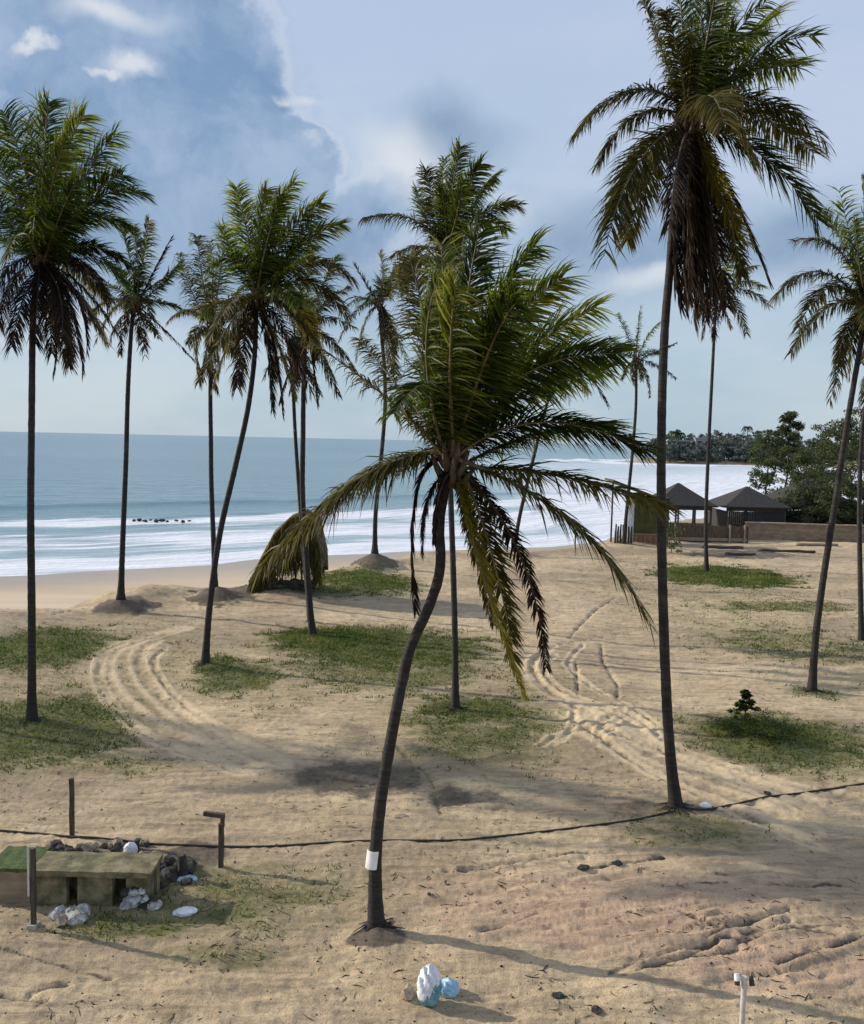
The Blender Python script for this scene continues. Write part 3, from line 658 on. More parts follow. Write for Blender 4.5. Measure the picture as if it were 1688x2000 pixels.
def palm(trunk_px, D, heart, fronds, label, group='coconut palms', width=0.125, nleaf=80, fill=8, base_z=None, lean=0.0, wmul=1.0, leaf_k=0.24, Lm=None, name='coconut_palm', dead_fill=2, heart_d=0.0, elo=-0.35):
    """trunk_px: photo-pixel polyline from the ground up; the palm stands D metres away"""
    bx, by = trunk_px[0]
    bz = base_z if base_z is not None else 0.0
    pb = AT(bx, by, D)
    g = hz(pb[0], pb[1])
    root = empty(name, (pb[0], pb[1], g)); tag(root, label, 'palm tree', group)
    org = np.array([pb[0], pb[1], g])
    n = len(trunk_px)
    H = AT(heart[0], heart[1], D + heart_d)
    pts = [AT(x, y, D + heart_d * (i / n) ** 1.5) for i, (x, y) in enumerate(trunk_px)] + [H - np.array([0, 0, 0.15])]
    pts[0] = np.array([pb[0], pb[1], g - 0.15])
    cv = catmull(pts, 7)
    hs = np.linalg.norm(np.diff(cv, axis=0), axis=1); s = np.concatenate([[0], np.cumsum(hs)]); tot = s[-1]
    rad = 0.76 * width * (1.0 - 0.32 * s / tot) * (1 + 0.75 * np.exp(-s / 0.45)) * (1 + 0.25 * np.exp(-(tot - s) / 0.5))
    # resample closely, with slight leaf-scar rings
    ss = np.linspace(0, tot, int(tot / 0.16) + 2)
    P = np.stack([np.interp(ss, s, cv[:, k]) for k in range(3)], 1); rr = np.interp(ss, s, rad)
    rr = rr * (1 + 0.045 * (np.arange(len(rr)) % 2) + RNG.uniform(-0.02, 0.02, len(rr)))
    mb = MB(); mb.tube(P - org, list(rr), 12, wob=0.02); mb.build('trunk', M_TRUNK, root, smooth=True)
    if D < 33:      # fine roots spreading at the foot
        rb = MB(); gz = lambda x_, y_: hz(org[0] + x_, org[1] + y_) - org[2]
        for k in range(34):
            a = random.uniform(0, 6.28); q = random.uniform(0.22, 0.5); r1 = width * 0.95
            rb.tube([(math.cos(a) * r1 * 0.8, math.sin(a) * r1 * 0.8, random.uniform(0.04, 0.14)), (math.cos(a) * r1 * 1.25, math.sin(a) * r1 * 1.25, 0.03), (math.cos(a + .2) * q, math.sin(a + .2) * q, gz(math.cos(a) * q, math.sin(a) * q) - 0.01)], [0.018, 0.014, 0.006], 5)
        rb.build('root', M_TRUNK, root, smooth=True)
    # fibrous leaf bases round the heart
    STYLE['droop'] = random.uniform(0.75, 1.55); STYLE['torn'] = random.uniform(0, 0.4)
    fb = MB()
    for k in range(14):
        a = k * 2.4; u = k / 14
        d = np.array([math.cos(a), math.sin(a), 0])
        q0 = H - org + np.array([0, 0, -0.55 + 0.6 * u]) + d * 0.09
        fb.tube([q0, q0 + d * 0.12 + UP * 0.16, q0 + d * 0.26 * (1.2 - u) + UP * 0.42], [0.07, 0.055, 0.02], 6)
    fb.build('leaf_base', M_FIBRE, root, smooth=True)
    Ls = []
    for f in fronds:
        mx, my, tx, ty, dz, kind = f[:6]
        Pm = AT(mx, my, D + heart_d + dz * 0.5); Pt = AT(tx, ty, D + heart_d + dz)
        a = np.random.default_rng(int(abs(mx * 7 + ty) + 5)).uniform(0, 6.28)
        P0 = H + np.array([math.cos(a) * 0.06, math.sin(a) * 0.06, random.uniform(-0.25, 0.1)])
        tw = f[6] if len(f) > 6 else None
        k = (0.16 if kind == 'folded' else leaf_k) * (f[7] if len(f) > 7 else 1)
        frond_mesh(root, P0, Pm, Pt, kind, nleaf, org, k, tw, wmul=wmul)
        if kind != 'folded': Ls.append(np.linalg.norm(Pm - P0) + np.linalg.norm(Pt - Pm))
    L = Lm or float(np.median(Ls))
    for k in range(fill):
        # fronds that lean towards and away from the camera
        a = (math.pi / 2 if k % 2 else -math.pi / 2) + random.uniform(-0.7, 0.7)
        el = random.uniform(elo, 1.25)
        if k >= fill - dead_fill: el = random.uniform(-1.3, -0.7)
        o_ = np.array([math.cos(a), math.sin(a), 0]); Lk = L * random.uniform(0.75, 0.98)
        P0 = H + np.array([0, 0, random.uniform(-0.3, 0.1)])
        d1 = o_ * math.cos(el) + UP * math.sin(el)
        Pm = P0 + d1 * Lk * 0.5; Pt = Pm + unit(d1 - UP * random.uniform(0.5, 1.1)) * Lk * 0.5
        kind = 'dead' if k >= fill - dead_fill else ('green' if el > 0.1 else 'olive')
        frond_mesh(root, P0, Pm, Pt, kind, nleaf, org, leaf_k, None, wmul=wmul)
    return root, org

g_, o_, y_, d_, f_ = 'green', 'olive', 'yellow', 'dead', 'folded'
def D0(y, x=844, z=0.0):
    return float(G(x, y, z)[1])

# central leaning palm
DM = D0(1820, 737)
main, morg = palm([(737, 1822), (733, 1750), (735, 1650), (746, 1550), (768, 1420), (786, 1330), (803, 1262), (838, 1185), (860, 1110), (859, 1020), (872, 940)], DM, (882, 890), [
    (872, 690, 862, 475, 0.6, g_, 0.9), (905, 650, 935, 455, -0.6, g_, 0.9), (940, 660, 1045, 480, 0.4, g_, 0.8), (960, 690, 1100, 540, -1.2, g_, 0.7), (985, 730, 1165, 600, 0.8, g_, 0.9),
    (1010, 740, 1210, 690, -0.6, g_, 1.0), (990, 790, 1190, 720, 1.6, g_, 0.8), (840, 670, 800, 500, 1.3, o_, 0.8), (835, 720, 850, 560, -1.5, g_, 0.8), (880, 720, 890, 560, -2.2, g_, 0.7),
    (925, 720, 990, 560, 2.2, g_, 0.8), (950, 700, 1010, 590, -2.4, g_, 0.9), (765, 785, 612, 672, -0.6, o_, 0.15), (790, 770, 700, 660, 2.5, o_, 0.5, 0.55), (1050, 825, 1262, 880, -0.8, g_, 0.5, 1.1), (1040, 850, 1200, 830, 1.8, g_, 0.2),
    (1085, 928, 1300, 990, 1.0, o_, 0.2), (1110, 1015, 1272, 1222, -1.4, o_, 0.15, 0.8), (700, 935, 512, 1105, -0.3, o_, 0.1, 1.25), (715, 930, 560, 1080, 0.5, o_, 0.2, 1.1), (760, 905, 640, 985, 2.2, o_, 0.2), (940, 1105, 1022, 1358, -0.9, y_, 0.9, 0.5),
    (960, 1080, 1005, 1290, 0.2, o_, 1.0, 0.6), (1010, 1070, 1067, 1305, 0.6, d_, 0.9, 0.36), (925, 1060, 965, 1220, 0.9, d_, 0.8, 0.4), (905, 990, 930, 1090, -0.8, y_, 1.2, 0.5), (815, 960, 812, 1190, 0.4, f_), (838, 970, 826, 1080, -0.5, d_),
    (860, 960, 848, 1060, -0.9, f_), (870, 760, 860, 640, -0.4, y_, 0.9),
], 'nearest coconut palm with bent leaning trunk and white notice, in the centre', width=0.135, nleaf=125, fill=4, dead_fill=0, elo=0.95, wmul=0.9, leaf_k=0.22)
# white notice fixed to the trunk: curved sheet
def notice(root, org):
    c = AT(731, 1675, DM); mb = MB(); r = 0.122
    n = 8; v = []
    for zz in (-0.15, 0.15):
        for k in range(n + 1):
            a = math.radians(-175 + 115 * k / n)
            for rr in (r, r + 0.006): v.append((c[0] + math.cos(a) * rr - org[0] + zz * 0.10, c[1] + math.sin(a) * rr - org[1], c[2] + zz - org[2]))
    m = (n + 1) * 2; f = []
    for k in range(n):
        a0 = 2 * k
        f += [(a0 + 1, a0 + 3, m + a0 + 3, m + a0 + 1), (a0, m + a0, m + a0 + 2, a0 + 2), (m + a0, m + a0 + 1, m + a0 + 3, m + a0 + 2), (a0, a0 + 2, a0 + 3, a0 + 1)]
    f += [(0, 1, m + 1, m), (2 * n, m + 2 * n, m + 2 * n + 1, 2 * n + 1)]
    mb.add(v, f); ob = mb.build('notice', M_WHITE, root); ob['label'] = 'white sheet wrapped round the lower trunk'
notice(main, morg)

# tall palm at the right with its dark skirt
palm([(1322, 1588), (1312, 1500), (1303, 1380), (1296, 1200), (1292, 1000), (1293, 800), (1299, 640), (1309, 520), (1316, 420), (1330, 320)], D0(1588, 1320), (1345, 232), [
    (1292, 95, 1238, -40, -0.4, o_, 0.2, 0.6), (1335, 90, 1322, -90, 0.5, g_, 0.9), (1365, 90, 1380, -80, -0.6, g_, 0.9), (1395, 90, 1450, -60, 0.9, g_, 0.9), (1410, 100, 1500, 0, -0.7, g_, 0.8), (1430, 120, 1520, 20, 1.6, g_, 0.6),
    (1470, 115, 1592, 70, 0.2, g_, 0.3), (1440, 150, 1560, 130, 1.8, g_, 0.3), (1480, 195, 1618, 280, -0.6, o_, 0.15, 1.1), (1460, 220, 1590, 300, 1.6, o_, 0.2), (1235, 175, 1122, 265, -0.5, o_, 0.1), (1245, 225, 1168, 320, 1.2, o_, 0.1),
    (1240, 330, 1180, 500, -0.8, o_, 0.9, 0.95), (1262, 320, 1205, 480, 1.2, o_, 0.9, 0.9), (1470, 290, 1598, 430, -0.3, g_, 0.15, 1.2), (1395, 350, 1462, 480, -0.7, y_, 0.8, 0.7), (1412, 390, 1450, 540, 0.6, o_, 0.8, 0.6), (1430, 380, 1502, 548, 0.9, f_),
    (1318, 400, 1322, 570, 0.3, f_), (1335, 400, 1340, 600, -0.5, f_), (1350, 420, 1362, 610, -0.2, f_), (1366, 410, 1378, 620, 0.4, f_), (1378, 400, 1396, 590, -0.6, f_), (1340, 420, 1352, 560, 0.9, f_), (1324, 410, 1330, 600, -0.3, f_), (1345, 415, 1372, 600, 0.3, f_), (1360, 400, 1384, 610, -0.2, f_), (1352, 410, 1358, 630, 0.6, f_), (1370, 390, 1398, 570, 0.2, f_), (1332, 430, 1345, 590, 0.1, d_, 0.4, 0.5), (1360, 430, 1370, 600, -0.4, d_, 0.4, 0.5), (1356, 380, 1350, 585, 0.1, f_), (1328, 380, 1312, 500, -0.1, f_),
    (1372, 380, 1386, 560, 0.0, f_), (1346, 400, 1345, 580, -0.8, f_), (1330, 130, 1300, 20, -1.6, o_), (1385, 60, 1405, -60, -1.8, g_, 0.9), (1350, 130, 1352, 40, -1.7, g_, 0.9), (1390, 420, 1420, 600, 0.5, d_, 0.7, 0.7),
], 'tallest palm, right of centre, with straight thick trunk and dark hanging skirt', width=0.15, nleaf=105, fill=8, dead_fill=3)

# big dark palm at the left edge
palm([(62, 1402), (62, 1200), (60, 1000), (62, 800), (64, 640), (70, 560)], D0(1400, 62), (80, 505), [
    (50, 340, 5, 215, 0.5, g_, 0.9), (85, 330, 95, 200, -0.5, g_, 0.9), (120, 330, 165, 225, 0.4, g_, 0.9), (150, 370, 225, 262, 0.8, g_, 0.6), (180, 395, 282, 378, -0.5, g_, 0.2), (165, 430, 260, 450, 1.2, g_, 0.3), (160, 400, 240, 340, -1.5, g_, 0.5),
    (10, 340, -60, 230, -0.8, g_, 0.9), (-10, 400, -110, 330, 0.8, g_, 0.6), (-20, 460, -140, 470, 0.2, g_, 0.3), (0, 540, -30, 670, -0.9, d_, 0.3), (20, 560, 0, 640, 1.0, d_, 0.4), (70, 360, 55, 235, 1.6, g_, 0.9), (100, 370, 130, 270, -1.8, g_, 0.9),
    (160, 560, 238, 665, -0.2, d_, 0.5, 0.6), (135, 590, 162, 725, 0.4, f_), (120, 600, 135, 715, -0.4, f_), (110, 600, 105, 728, 0.2, f_), (150, 580, 170, 690, 0.9, f_), (140, 560, 190, 640, -1.0, d_, 0.6), (130, 600, 140, 690, 1.3, d_), (115, 570, 120, 660, -1.4, d_), (175, 480, 250, 520, 0.5, g_, 0.4), (165, 520, 215, 600, 1.0, d_, 0.5),
    (40, 450, -20, 380, 1.8, g_), (110, 440, 150, 350, -2.2, g_, 0.8),
], 'leftmost palm with a dense dark crown, standing on grass at the left edge', width=0.145, nleaf=100, fill=10, dead_fill=4)

# slim palm on a dark mound near the beach edge
palm([(236, 1192), (240, 1050), (246, 900), (250, 760), (257, 640)], D0(1197, 237), (264, 590), [
    (280, 510, 290, 432, 0.4, o_, 0.9), (255, 510, 235, 440, -0.5, g_, 0.9), (300, 530, 336, 462, 0.2, f_), (315, 555, 352, 512, 0.7, g_, 0.4), (312, 590, 350, 600, -0.8, g_, 0.4), (318, 640, 380, 705, 0.1, d_, 0.3, 0.5), (225, 600, 188, 668, -0.4, o_, 0.3),
    (220, 560, 178, 560, 0.8, g_, 0.4), (245, 630, 235, 690, 0.5, d_), (270, 520, 262, 445, -1.0, g_, 0.9), (295, 560, 330, 540, 1.0, g_), (290, 630, 310, 660, -0.8, o_),
], 'slim palm behind the leftmost palm, on a dark mound by the beach edge', width=0.165, nleaf=60, fill=8, wmul=1.5)

# s-curved palm and the two behind it
palm([(400, 1302), (410, 1180), (430, 1040), (460, 910), (484, 800), (497, 700), (500, 620)], D0(1300, 400), (503, 575), [
    (484, 460, 462, 365, 0.3, g_, 0.9), (505, 450, 520, 370, -0.7, g_, 0.9), (530, 450, 575, 355, 0.7, g_, 0.9), (555, 470, 628, 395, -0.4, g_, 0.7), (590, 480, 668, 438, 0.6, g_, 0.5), (600, 510, 690, 545, -0.8, o_, 0.3), (600, 550, 680, 620, 0.8, o_, 0.3),
    (580, 620, 650, 735, -0.4, o_, 0.3, 0.8), (560, 650, 608, 765, 0.9, d_, 0.3), (535, 680, 552, 806, 0.2, f_), (525, 680, 533, 800, -0.6, f_), (545, 680, 575, 770, -1.2, o_, 0.8, 0.8), (450, 630, 390, 745, -0.7, o_, 0.7, 0.8), (460, 640, 415, 760, 0.8, o_, 0.7, 0.8),
    (470, 520, 430, 440, 1.2, g_), (520, 480, 548, 380, -1.4, g_, 0.9), (560, 500, 610, 430, 1.6, g_), (540, 540, 600, 500, -1.9, g_), (430, 590, 350, 610, 0.7, o_, 0.3),
], 'palm with S-curved trunk and wide crown, rising from a grass wedge', width=0.15, nleaf=90, fill=9, wmul=1.25)
palm([(420, 1165), (418, 1080), (413, 950), (412, 860), (411, 760)], D0(1178, 428) + 0.3, (413, 640), [
    (395, 540, 385, 462, 0.4, o_, 0.9), (430, 530, 442, 438, -0.6, g_, 0.9), (375, 570, 350, 495, 0.5, o_, 0.7), (370, 605, 328, 628, -0.7, o_, 0.3), (385, 660, 392, 740, 0.6, o_, 0.7), (410, 700, 425, 765, -0.4, d_, 0.6), (445, 590, 475, 560, 0.8, g_), (415, 560, 410, 470, 1.2, o_, 0.9), (450, 650, 470, 700, 0.4, o_), (400, 570, 370, 520, -1.2, g_),
], 'straight slim palm crossing behind the S-curved palm, on a dark mound', width=0.17, nleaf=60, fill=8, wmul=1.5)
palm([(612, 1243), (606, 1190), (598, 1080), (591, 960), (592, 850), (593, 760)], D0(1240, 612), (597, 640), [
    (640, 590, 680, 560, 0.4, o_), (640, 620, 690, 640, -0.6, o_), (625, 690, 660, 770, 0.4, d_, 0.4), (610, 700, 620, 790, -0.4, f_), (600, 560, 610, 480, 0.5, g_), (570, 600, 545, 560, 0.8, g_), (580, 700, 565, 770, 0.5, f_), (630, 560, 660, 500, -0.9, g_), (640, 660, 690, 720, 0.9, o_, 0.3),
], 'straight palm with grass at its foot, left of the central palm', width=0.165, nleaf=60, fill=6, wmul=1.4)
palm([(607, 1224), (601, 1160), (592, 1060), (583, 940), (577, 850), (573, 760)], D0(1232, 612) + 1.6, (572, 690), [
    (590, 640, 610, 590, 0.4, g_), (550, 650, 530, 610, -0.6, g_), (540, 700, 515, 740, 0.4, o_), (560, 740, 545, 790, -0.4, f_), (600, 720, 625, 770, 0.5, d_), (575, 620, 570, 580, 0.8, g_),
], 'thin palm hugging the straight palm left of centre, its trunk parting above', width=0.13, nleaf=45, fill=5, wmul=1.4)
palm([(732, 1092), (734, 1000), (744, 900), (752, 800), (751, 720), (745, 650)], D0(1107, 732), (742, 590), [
    (722, 565, 692, 515, 0.4, f_), (748, 540, 742, 492, -0.5, g_, 0.9), (775, 530, 800, 500, 0.8, g_), (790, 545, 850, 495, -0.4, o_, 0.4), (705, 600, 662, 668, -0.3, o_, 0.9, 0.5), (715, 625, 696, 705, 0.6, o_, 0.9, 0.5), (768, 640, 795, 705, -0.6, o_, 0.8), (757, 660, 772, 728, 0.4, o_, 0.8), (750, 640, 760, 710, 1.0, o_), (760, 560, 775, 520, 1.0, g_), (700, 580, 672, 590, 0.8, f_),
], 'far slim palm on a mound at the bluff, left behind the central palm', width=0.19, nleaf=45, fill=6, wmul=1.7)

# palm directly behind the central one
palm([(890, 1388), (889, 1260), (886, 1130), (880, 950), (876, 780), (873, 620)], D0(1387, 890), (873, 497), [
    (850, 410, 832, 330, 0.6, o_, 0.8), (882, 390, 900, 285, -0.4, g_, 0.9), (865, 400, 868, 310, 0.9, g_, 0.9), (905, 390, 940, 320, -0.6, g_, 0.9), (925, 400, 968, 345, 0.8, g_, 0.5), (945, 420, 1012, 400, -0.4, g_, 0.4), (935, 440, 990, 450, 1.0, g_, 0.4),
    (810, 430, 712, 425, -0.3, o_, 0.15), (820, 480, 765, 500, 0.9, o_, 0.3), (840, 440, 815, 370, 1.2, g_), (800, 510, 790, 570, 0.8, o_), (890, 430, 905, 350, -1.6, g_, 0.9), (880, 430, 882, 400, 0.2, d_, 0.9),
], 'palm standing upright directly behind the central palm, its crown rising above it', width=0.125, nleaf=90, fill=6, wmul=1.1)
palm([(1003, 1086), (1015, 1010), (1036, 920), (1058, 830), (1075, 760)], D0(1083, 1003), (1082, 700), [
    (1110, 660, 1150, 650, 0.5, g_), (1060, 650, 1040, 610, -0.4, g_), (1130, 710, 1188, 792, 0.2, f_), (1040, 690, 1000, 740, 0.6, o_, 0.3), (1095, 740, 1112, 785, -0.5, o_), (1115, 720, 1150, 770, 0.8, o_), (1085, 640, 1095, 600, 0.4, g_), (1060, 720, 1045, 780, 0.2, o_),
], 'far palm leaning right, partly hidden behind the central palm crown', width=0.19, nleaf=45, fill=6, wmul=1.7)
palm([(1218, 1066), (1226, 980), (1236, 880), (1242, 800), (1243, 745)], D0(1068, 1218), (1243, 700), [
    (1226, 655, 1206, 614, 0.3, g_, 0.9, 0.6), (1246, 650, 1252, 600, -0.4, g_, 0.9, 0.6), (1264, 660, 1290, 630, 0.4, g_, 0.8, 0.6), (1282, 688, 1322, 670, -0.3, g_, 0.5, 0.6), (1280, 712, 1320, 738, 0.5, d_, 0.6, 0.6), (1262, 730, 1269, 776, 0.1, o_, 0.9, 0.4), (1236, 725, 1242, 752, -0.4, o_), (1205, 690, 1180, 705, 0.4, g_, 0.8, 0.6), (1215, 680, 1190, 660, -0.7, g_), (1225, 720, 1215, 740, 0.3, o_),
], 'small far palm with a sparse star-shaped crown, left of the tallest palm', width=0.19, nleaf=40, fill=2, dead_fill=0, wmul=1.7)
palm([(1381, 1114), (1379, 1020), (1384, 880), (1391, 740), (1396, 640)], D0(1112, 1381), (1400, 570), [
    (1406, 520, 1398, 468, 0.3, o_, 0.9), (1420, 525, 1440, 480, -0.4, g_, 0.9), (1435, 535, 1478, 520, 0.5, o_, 0.5), (1450, 565, 1502, 596, -0.3, o_, 0.3), (1432, 590, 1458, 652, 0.4, o_, 0.8), (1445, 550, 1490, 560, 0.8, o_, 0.3), (1375, 540, 1350, 520, 0.4, g_), (1370, 580, 1350, 630, 0.4, o_), (1380, 600, 1362, 610, -0.5, d_), (1415, 610, 1428, 640, -0.6, o_),
], 'slender palm behind the tallest palm, standing on grass before the dark huts', width=0.17, nleaf=45, fill=4, wmul=1.6)
palm([(1586, 1352), (1594, 1240), (1610, 1120), (1632, 980), (1650, 860), (1668, 750), (1682, 670)], D0(1350, 1586), (1692, 600), [
    (1668, 490, 1640, 372, 0.4, g_, 0.9), (1690, 470, 1686, 345, -0.4, g_, 0.9), (1640, 490, 1552, 470, 0.4, o_, 0.3), (1600, 530, 1512, 585, -0.4, o_, 0.1), (1620, 600, 1545, 690, 0.6, o_, 0.7), (1650, 650, 1635, 752, -0.6, o_, 0.9, 0.7), (1665, 660, 1660, 740, 0.5, y_, 0.9, 0.7),
    (1660, 500, 1610, 420, 1.2, g_), (1720, 480, 1745, 380, 0.5, g_), (1745, 530, 1830, 480, -0.4, g_), (1750, 590, 1850, 650, 0.5, o_), (1730, 660, 1780, 750, 0.6, o_), (1700, 680, 1710, 760, 0.3, d_), (1680, 520, 1670, 430, -1.4, g_, 0.9), (1625, 560, 1560, 640, -0.9, o_, 0.4),
], 'right-hand palm leaning right, its base on bare ground by a small shadow', width=0.15, nleaf=85, fill=7, wmul=1.2)
palm([(1684, 1250), (1681, 1150), (1679, 1000), (1682, 880), (1690, 800)], D0(1250, 1684), (1712, 700), [
    (1700, 630, 1690, 560, 0.4, g_), (1740, 640, 1780, 600, -0.4, g_), (1750, 710, 1800, 770, 0.6, o_), (1690, 740, 1680, 800, 0.3, o_), (1730, 620, 1740, 550, 0.7, g_), (1700, 760, 1705, 830, -0.5, d_),
], 'palm cut by the right edge of the photo, behind the leaning right-hand palm', width=0.14, nleaf=50, fill=4, wmul=1.4)

for (X_, Y_, h_, lab) in ((-19.5, 25.6, 13.5, 'unseen palm added beyond the left edge to shade the sand, nearer one'), (-31.0, 30.2, 13.0, 'unseen palm added beyond the left edge to shade the sand, farther one')):  # unseen palms, added so their crowns cast shade on the sand
    hp = lambda x, z: (844 + x * F / Y_, HC - (z - 8) * F / Y_)
    p0 = hp(X_, 0); pm = hp(X_ + 0.4, h_ * .5); p1 = hp(X_, h_)
    fr = []
    for k in range(10):
        a = math.radians(-60 + k * 33); q = hp(X_ + 2.0 * math.cos(a), h_ + 2.0 * math.sin(a) + 0.6); e = hp(X_ + 3.6 * math.cos(a), h_ + 3.2 * math.sin(a) - 0.5)
        fr.append((q[0], q[1], e[0], e[1], (k % 3 - 1) * 1.5, 'green' if math.sin(a) > 0 else 'olive', 0.6))
    palm([p0, pm], Y_, p1, fr, lab, nleaf=45, fill=10, wmul=1.8)

# ------------------------------------------------------------------ other trees
def leaf_tree(name, base, h, rx, shape, label, group, nleaf=4000, lsize=0.22, mat=None, trunk_r=0.16, lean=(0, 0), first=0.25, cat='tree'):
    root = empty(name, base); tag(root, label, cat, group)
    mb = MB(); rng = np.random.default_rng(int(abs(base[0] * 100 + h * 37)))
    tp = [(lean[0] * t * t + rng.normal(0, 0.02) * h * t, lean[1] * t * t, h * t * 0.93 - 0.2 * (t == 0)) for t in np.linspace(0, 1, 7)]
    mb.tube(tp, [trunk_r * (1 - 0.85 * t) for t in np.linspace(0, 1, 7)], 7)
    tips = []
    nb = 16 if shape != 'bush' else 12
    for k in range(nb):
        u = first + (1 - first) * (k + 0.5) / nb
        a = k * 2.4 + rng.uniform(-0.3, 0.3)
        i = min(int(u * 6), 5); fr = u * 6 - i
        p0 = np.array(tp[i]) * (1 - fr) + np.array(tp[i + 1]) * fr
        if shape == 'cone': ln = rx * (1.15 - u) * 1.3 * rng.uniform(0.6, 1.1)
        elif shape == 'bush': ln = rx * rng.uniform(0.5, 1.0)
        else: ln = rx * math.sin(min(1, (u - first) / (1 - first) * 0.9 + 0.12) * math.pi) ** 0.6 * rng.uniform(0.65, 1.15)
        up = {'cone': 0.25, 'bush': 0.7, 'round': 0.55}[shape]
        p2 = p0 + np.array([math.cos(a) * ln, math.sin(a) * ln, ln * up * rng.uniform(0.3, 1.2)])
        pm = (p0 + p2) / 2 + np.array([0, 0, ln * 0.1])
        mb.tube([p0, pm, p2], [trunk_r * 0.35 * (1.1 - u), trunk_r * 0.2 * (1.1 - u), 0.01], 5)
        for q, s in ((p2, 1.0), (pm, 0.8), (p0 * 0.25 + p2 * 0.75 + rng.normal(0, 0.15 * rx, 3), 0.8)):
            tips.append((q, s))
        if shape != 'cone':
            for _ in range(2): tips.append((p2 + rng.normal(0, 0.28 * rx, 3) * np.array([1, 1, 0.7]), 0.7))
    tips.append((np.array(tp[-1]), 0.7))
    mb.build('trunk', M_BARK, root, smooth=True)
    C = np.array([q for q, s in tips]); Sg = np.array([s for q, s in tips])
    idx = rng.integers(0, len(C), nleaf)
    rad = (0.20 if shape == 'cone' else 0.27) * rx * Sg[idx]
    off = rng.normal(0, 1, (nleaf, 3)); off = unit(off) * (rng.random((nleaf, 1)) ** 0.45)
    P = C[idx] + off * rad[:, None] * np.array([1.35, 1.35, 0.75])
    clump = rng.uniform(0.15, 0.75, len(C))
    d = unit(rng.normal(0, 1, (nleaf, 3)) + off * 0.7); e = unit(np.cross(d, rng.normal(0, 1, (nleaf, 3))))
    sz = lsize * rng.uniform(0.5, 1.3, nleaf)[:, None]
    V = np.stack([P - d * sz * 0.5, P + e * sz * 0.28, P + d * sz * 0.6, P - e * sz * 0.28], 1).reshape(-1, 3)
    Fq = (np.arange(nleaf)[:, None] * 4 + np.arange(4)[None]).astype(np.int32)
    tn = np.repeat(np.clip(clump[idx] + rng.normal(0, 0.15, nleaf), 0, 1), 4)
    mesh_obj('crown', V, Fq, mat or M_TREE, root, tint=tn)
    return root
def gpt(px, D, z=None):
    "ground point under photo column px at distance D"
    p = AT(px, 1000, D); return (p[0], p[1], hz(p[0], p[1]) if z is None else z)
def hpx(py, px, D): return AT(px, py, D)[2]      # height at which a photo row lies at distance D

trees = [(1535, 92, 792, 0.33, 2.9, 'cone', 'tallest broad tree behind the mud wall, with a pointed irregular top', 9000, 0.26),
         (1494, 88, 842, 0.35, 2.0, 'round', 'small round tree with bare lower stem, beside the second dark hut', 4500, 0.24),
         (1600, 100, 850, 0.25, 2.6, 'round', 'tree between the tallest broad tree and the leaning right palm', 6000, 0.26),
         (1640, 86, 812, 0.30, 2.8, 'round', 'dark broad tree behind the leaning right palm trunk', 7000, 0.25),
         (1688, 94, 790, 0.25, 3.0, 'round', 'dark tree at the right edge of the photo beyond the mud wall', 6000, 0.26),
         (1570, 110, 880, 0.2, 3.0, 'round', 'low hazy tree in the gap right of the tallest broad tree', 5000, 0.28)]
for px, D, top, first, rx, shp, lab, nl, ls in trees:
    b_ = gpt(px, D); leaf_tree('broadleaf_tree', b_, hpx(top, px, D) - b_[2], rx, shp, lab, 'trees behind the mud wall', nl, ls, first=first)
for px, D, top, rx, lab in [(1560, 80, 955, 2.2, 'dark bush behind the mud wall, below the tallest broad tree'), (1600, 79, 945, 2.3, 'dark bush behind the mud wall, left of the leaning palm trunk'),
                       (1650, 79, 950, 2.4, 'dark bush behind the mud wall, right of the leaning palm trunk'), (1690, 80, 940, 2.2, 'dark bush behind the mud wall at the right edge'), (1525, 83, 985, 1.6, 'small dark bush right beside the second dark hut')]:
    b_ = gpt(px, D); leaf_tree('bush', b_, hpx(top, px, D) - b_[2], rx, 'bush', lab, 'bushes behind the mud wall', 4200, 0.22, first=0.05, trunk_r=0.07, cat='bush')
b_ = gpt(1315, D0(1082, 1315)); leaf_tree('bush', b_, 1.7, 0.9, 'bush', 'thin small bush at the right side of the tallest palm trunk, before the wall', 'low bushes', 900, 0.16, first=0.05, trunk_r=0.03, cat='bush')
b_ = gpt(1498, D0(1452, 1498)); leaf_tree('bush', b_, 0.10, 0.95, 'bush', 'dense low dark green bush on the grass at right', 'low bushes', 9000, 0.05, first=0.02, trunk_r=0.03, mat=M_GREEN, cat='bush').scale = (1.15, 1.15, 0.34)
b_ = gpt(1477, D0(1415, 1477)); leaf_tree('shrub', b_, 0.95, 0.34, 'cone', 'small upright column-shaped green shrub behind the low dark bush', 'low bushes', 3000, 0.07, first=0.05, trunk_r=0.03, mat=M_GREEN, cat='shrub')

# distant headland: trees, small palms, two blocks
DH = 520.0
far_label = 'distant tree in the row on the headland across the bay'
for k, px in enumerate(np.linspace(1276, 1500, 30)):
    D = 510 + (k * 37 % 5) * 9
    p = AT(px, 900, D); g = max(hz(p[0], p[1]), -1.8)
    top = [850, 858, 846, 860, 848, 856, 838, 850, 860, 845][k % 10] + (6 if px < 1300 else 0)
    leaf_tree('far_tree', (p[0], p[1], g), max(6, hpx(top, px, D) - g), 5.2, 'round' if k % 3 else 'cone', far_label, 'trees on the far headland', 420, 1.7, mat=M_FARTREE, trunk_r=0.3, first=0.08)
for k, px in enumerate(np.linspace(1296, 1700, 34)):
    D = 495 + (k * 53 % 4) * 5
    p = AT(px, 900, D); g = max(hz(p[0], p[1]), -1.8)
    leaf_tree('far_bush', (p[0], p[1], g), (6.5 if px < 1395 else 8.5) + (k * 7 % 4), 5.5, 'bush', 'distant bush in the green belt below the headland trees', 'bushes on the far headland', 420, 1.6, mat=M_FARTREE, trunk_r=0.2, first=0.03, cat='bush')
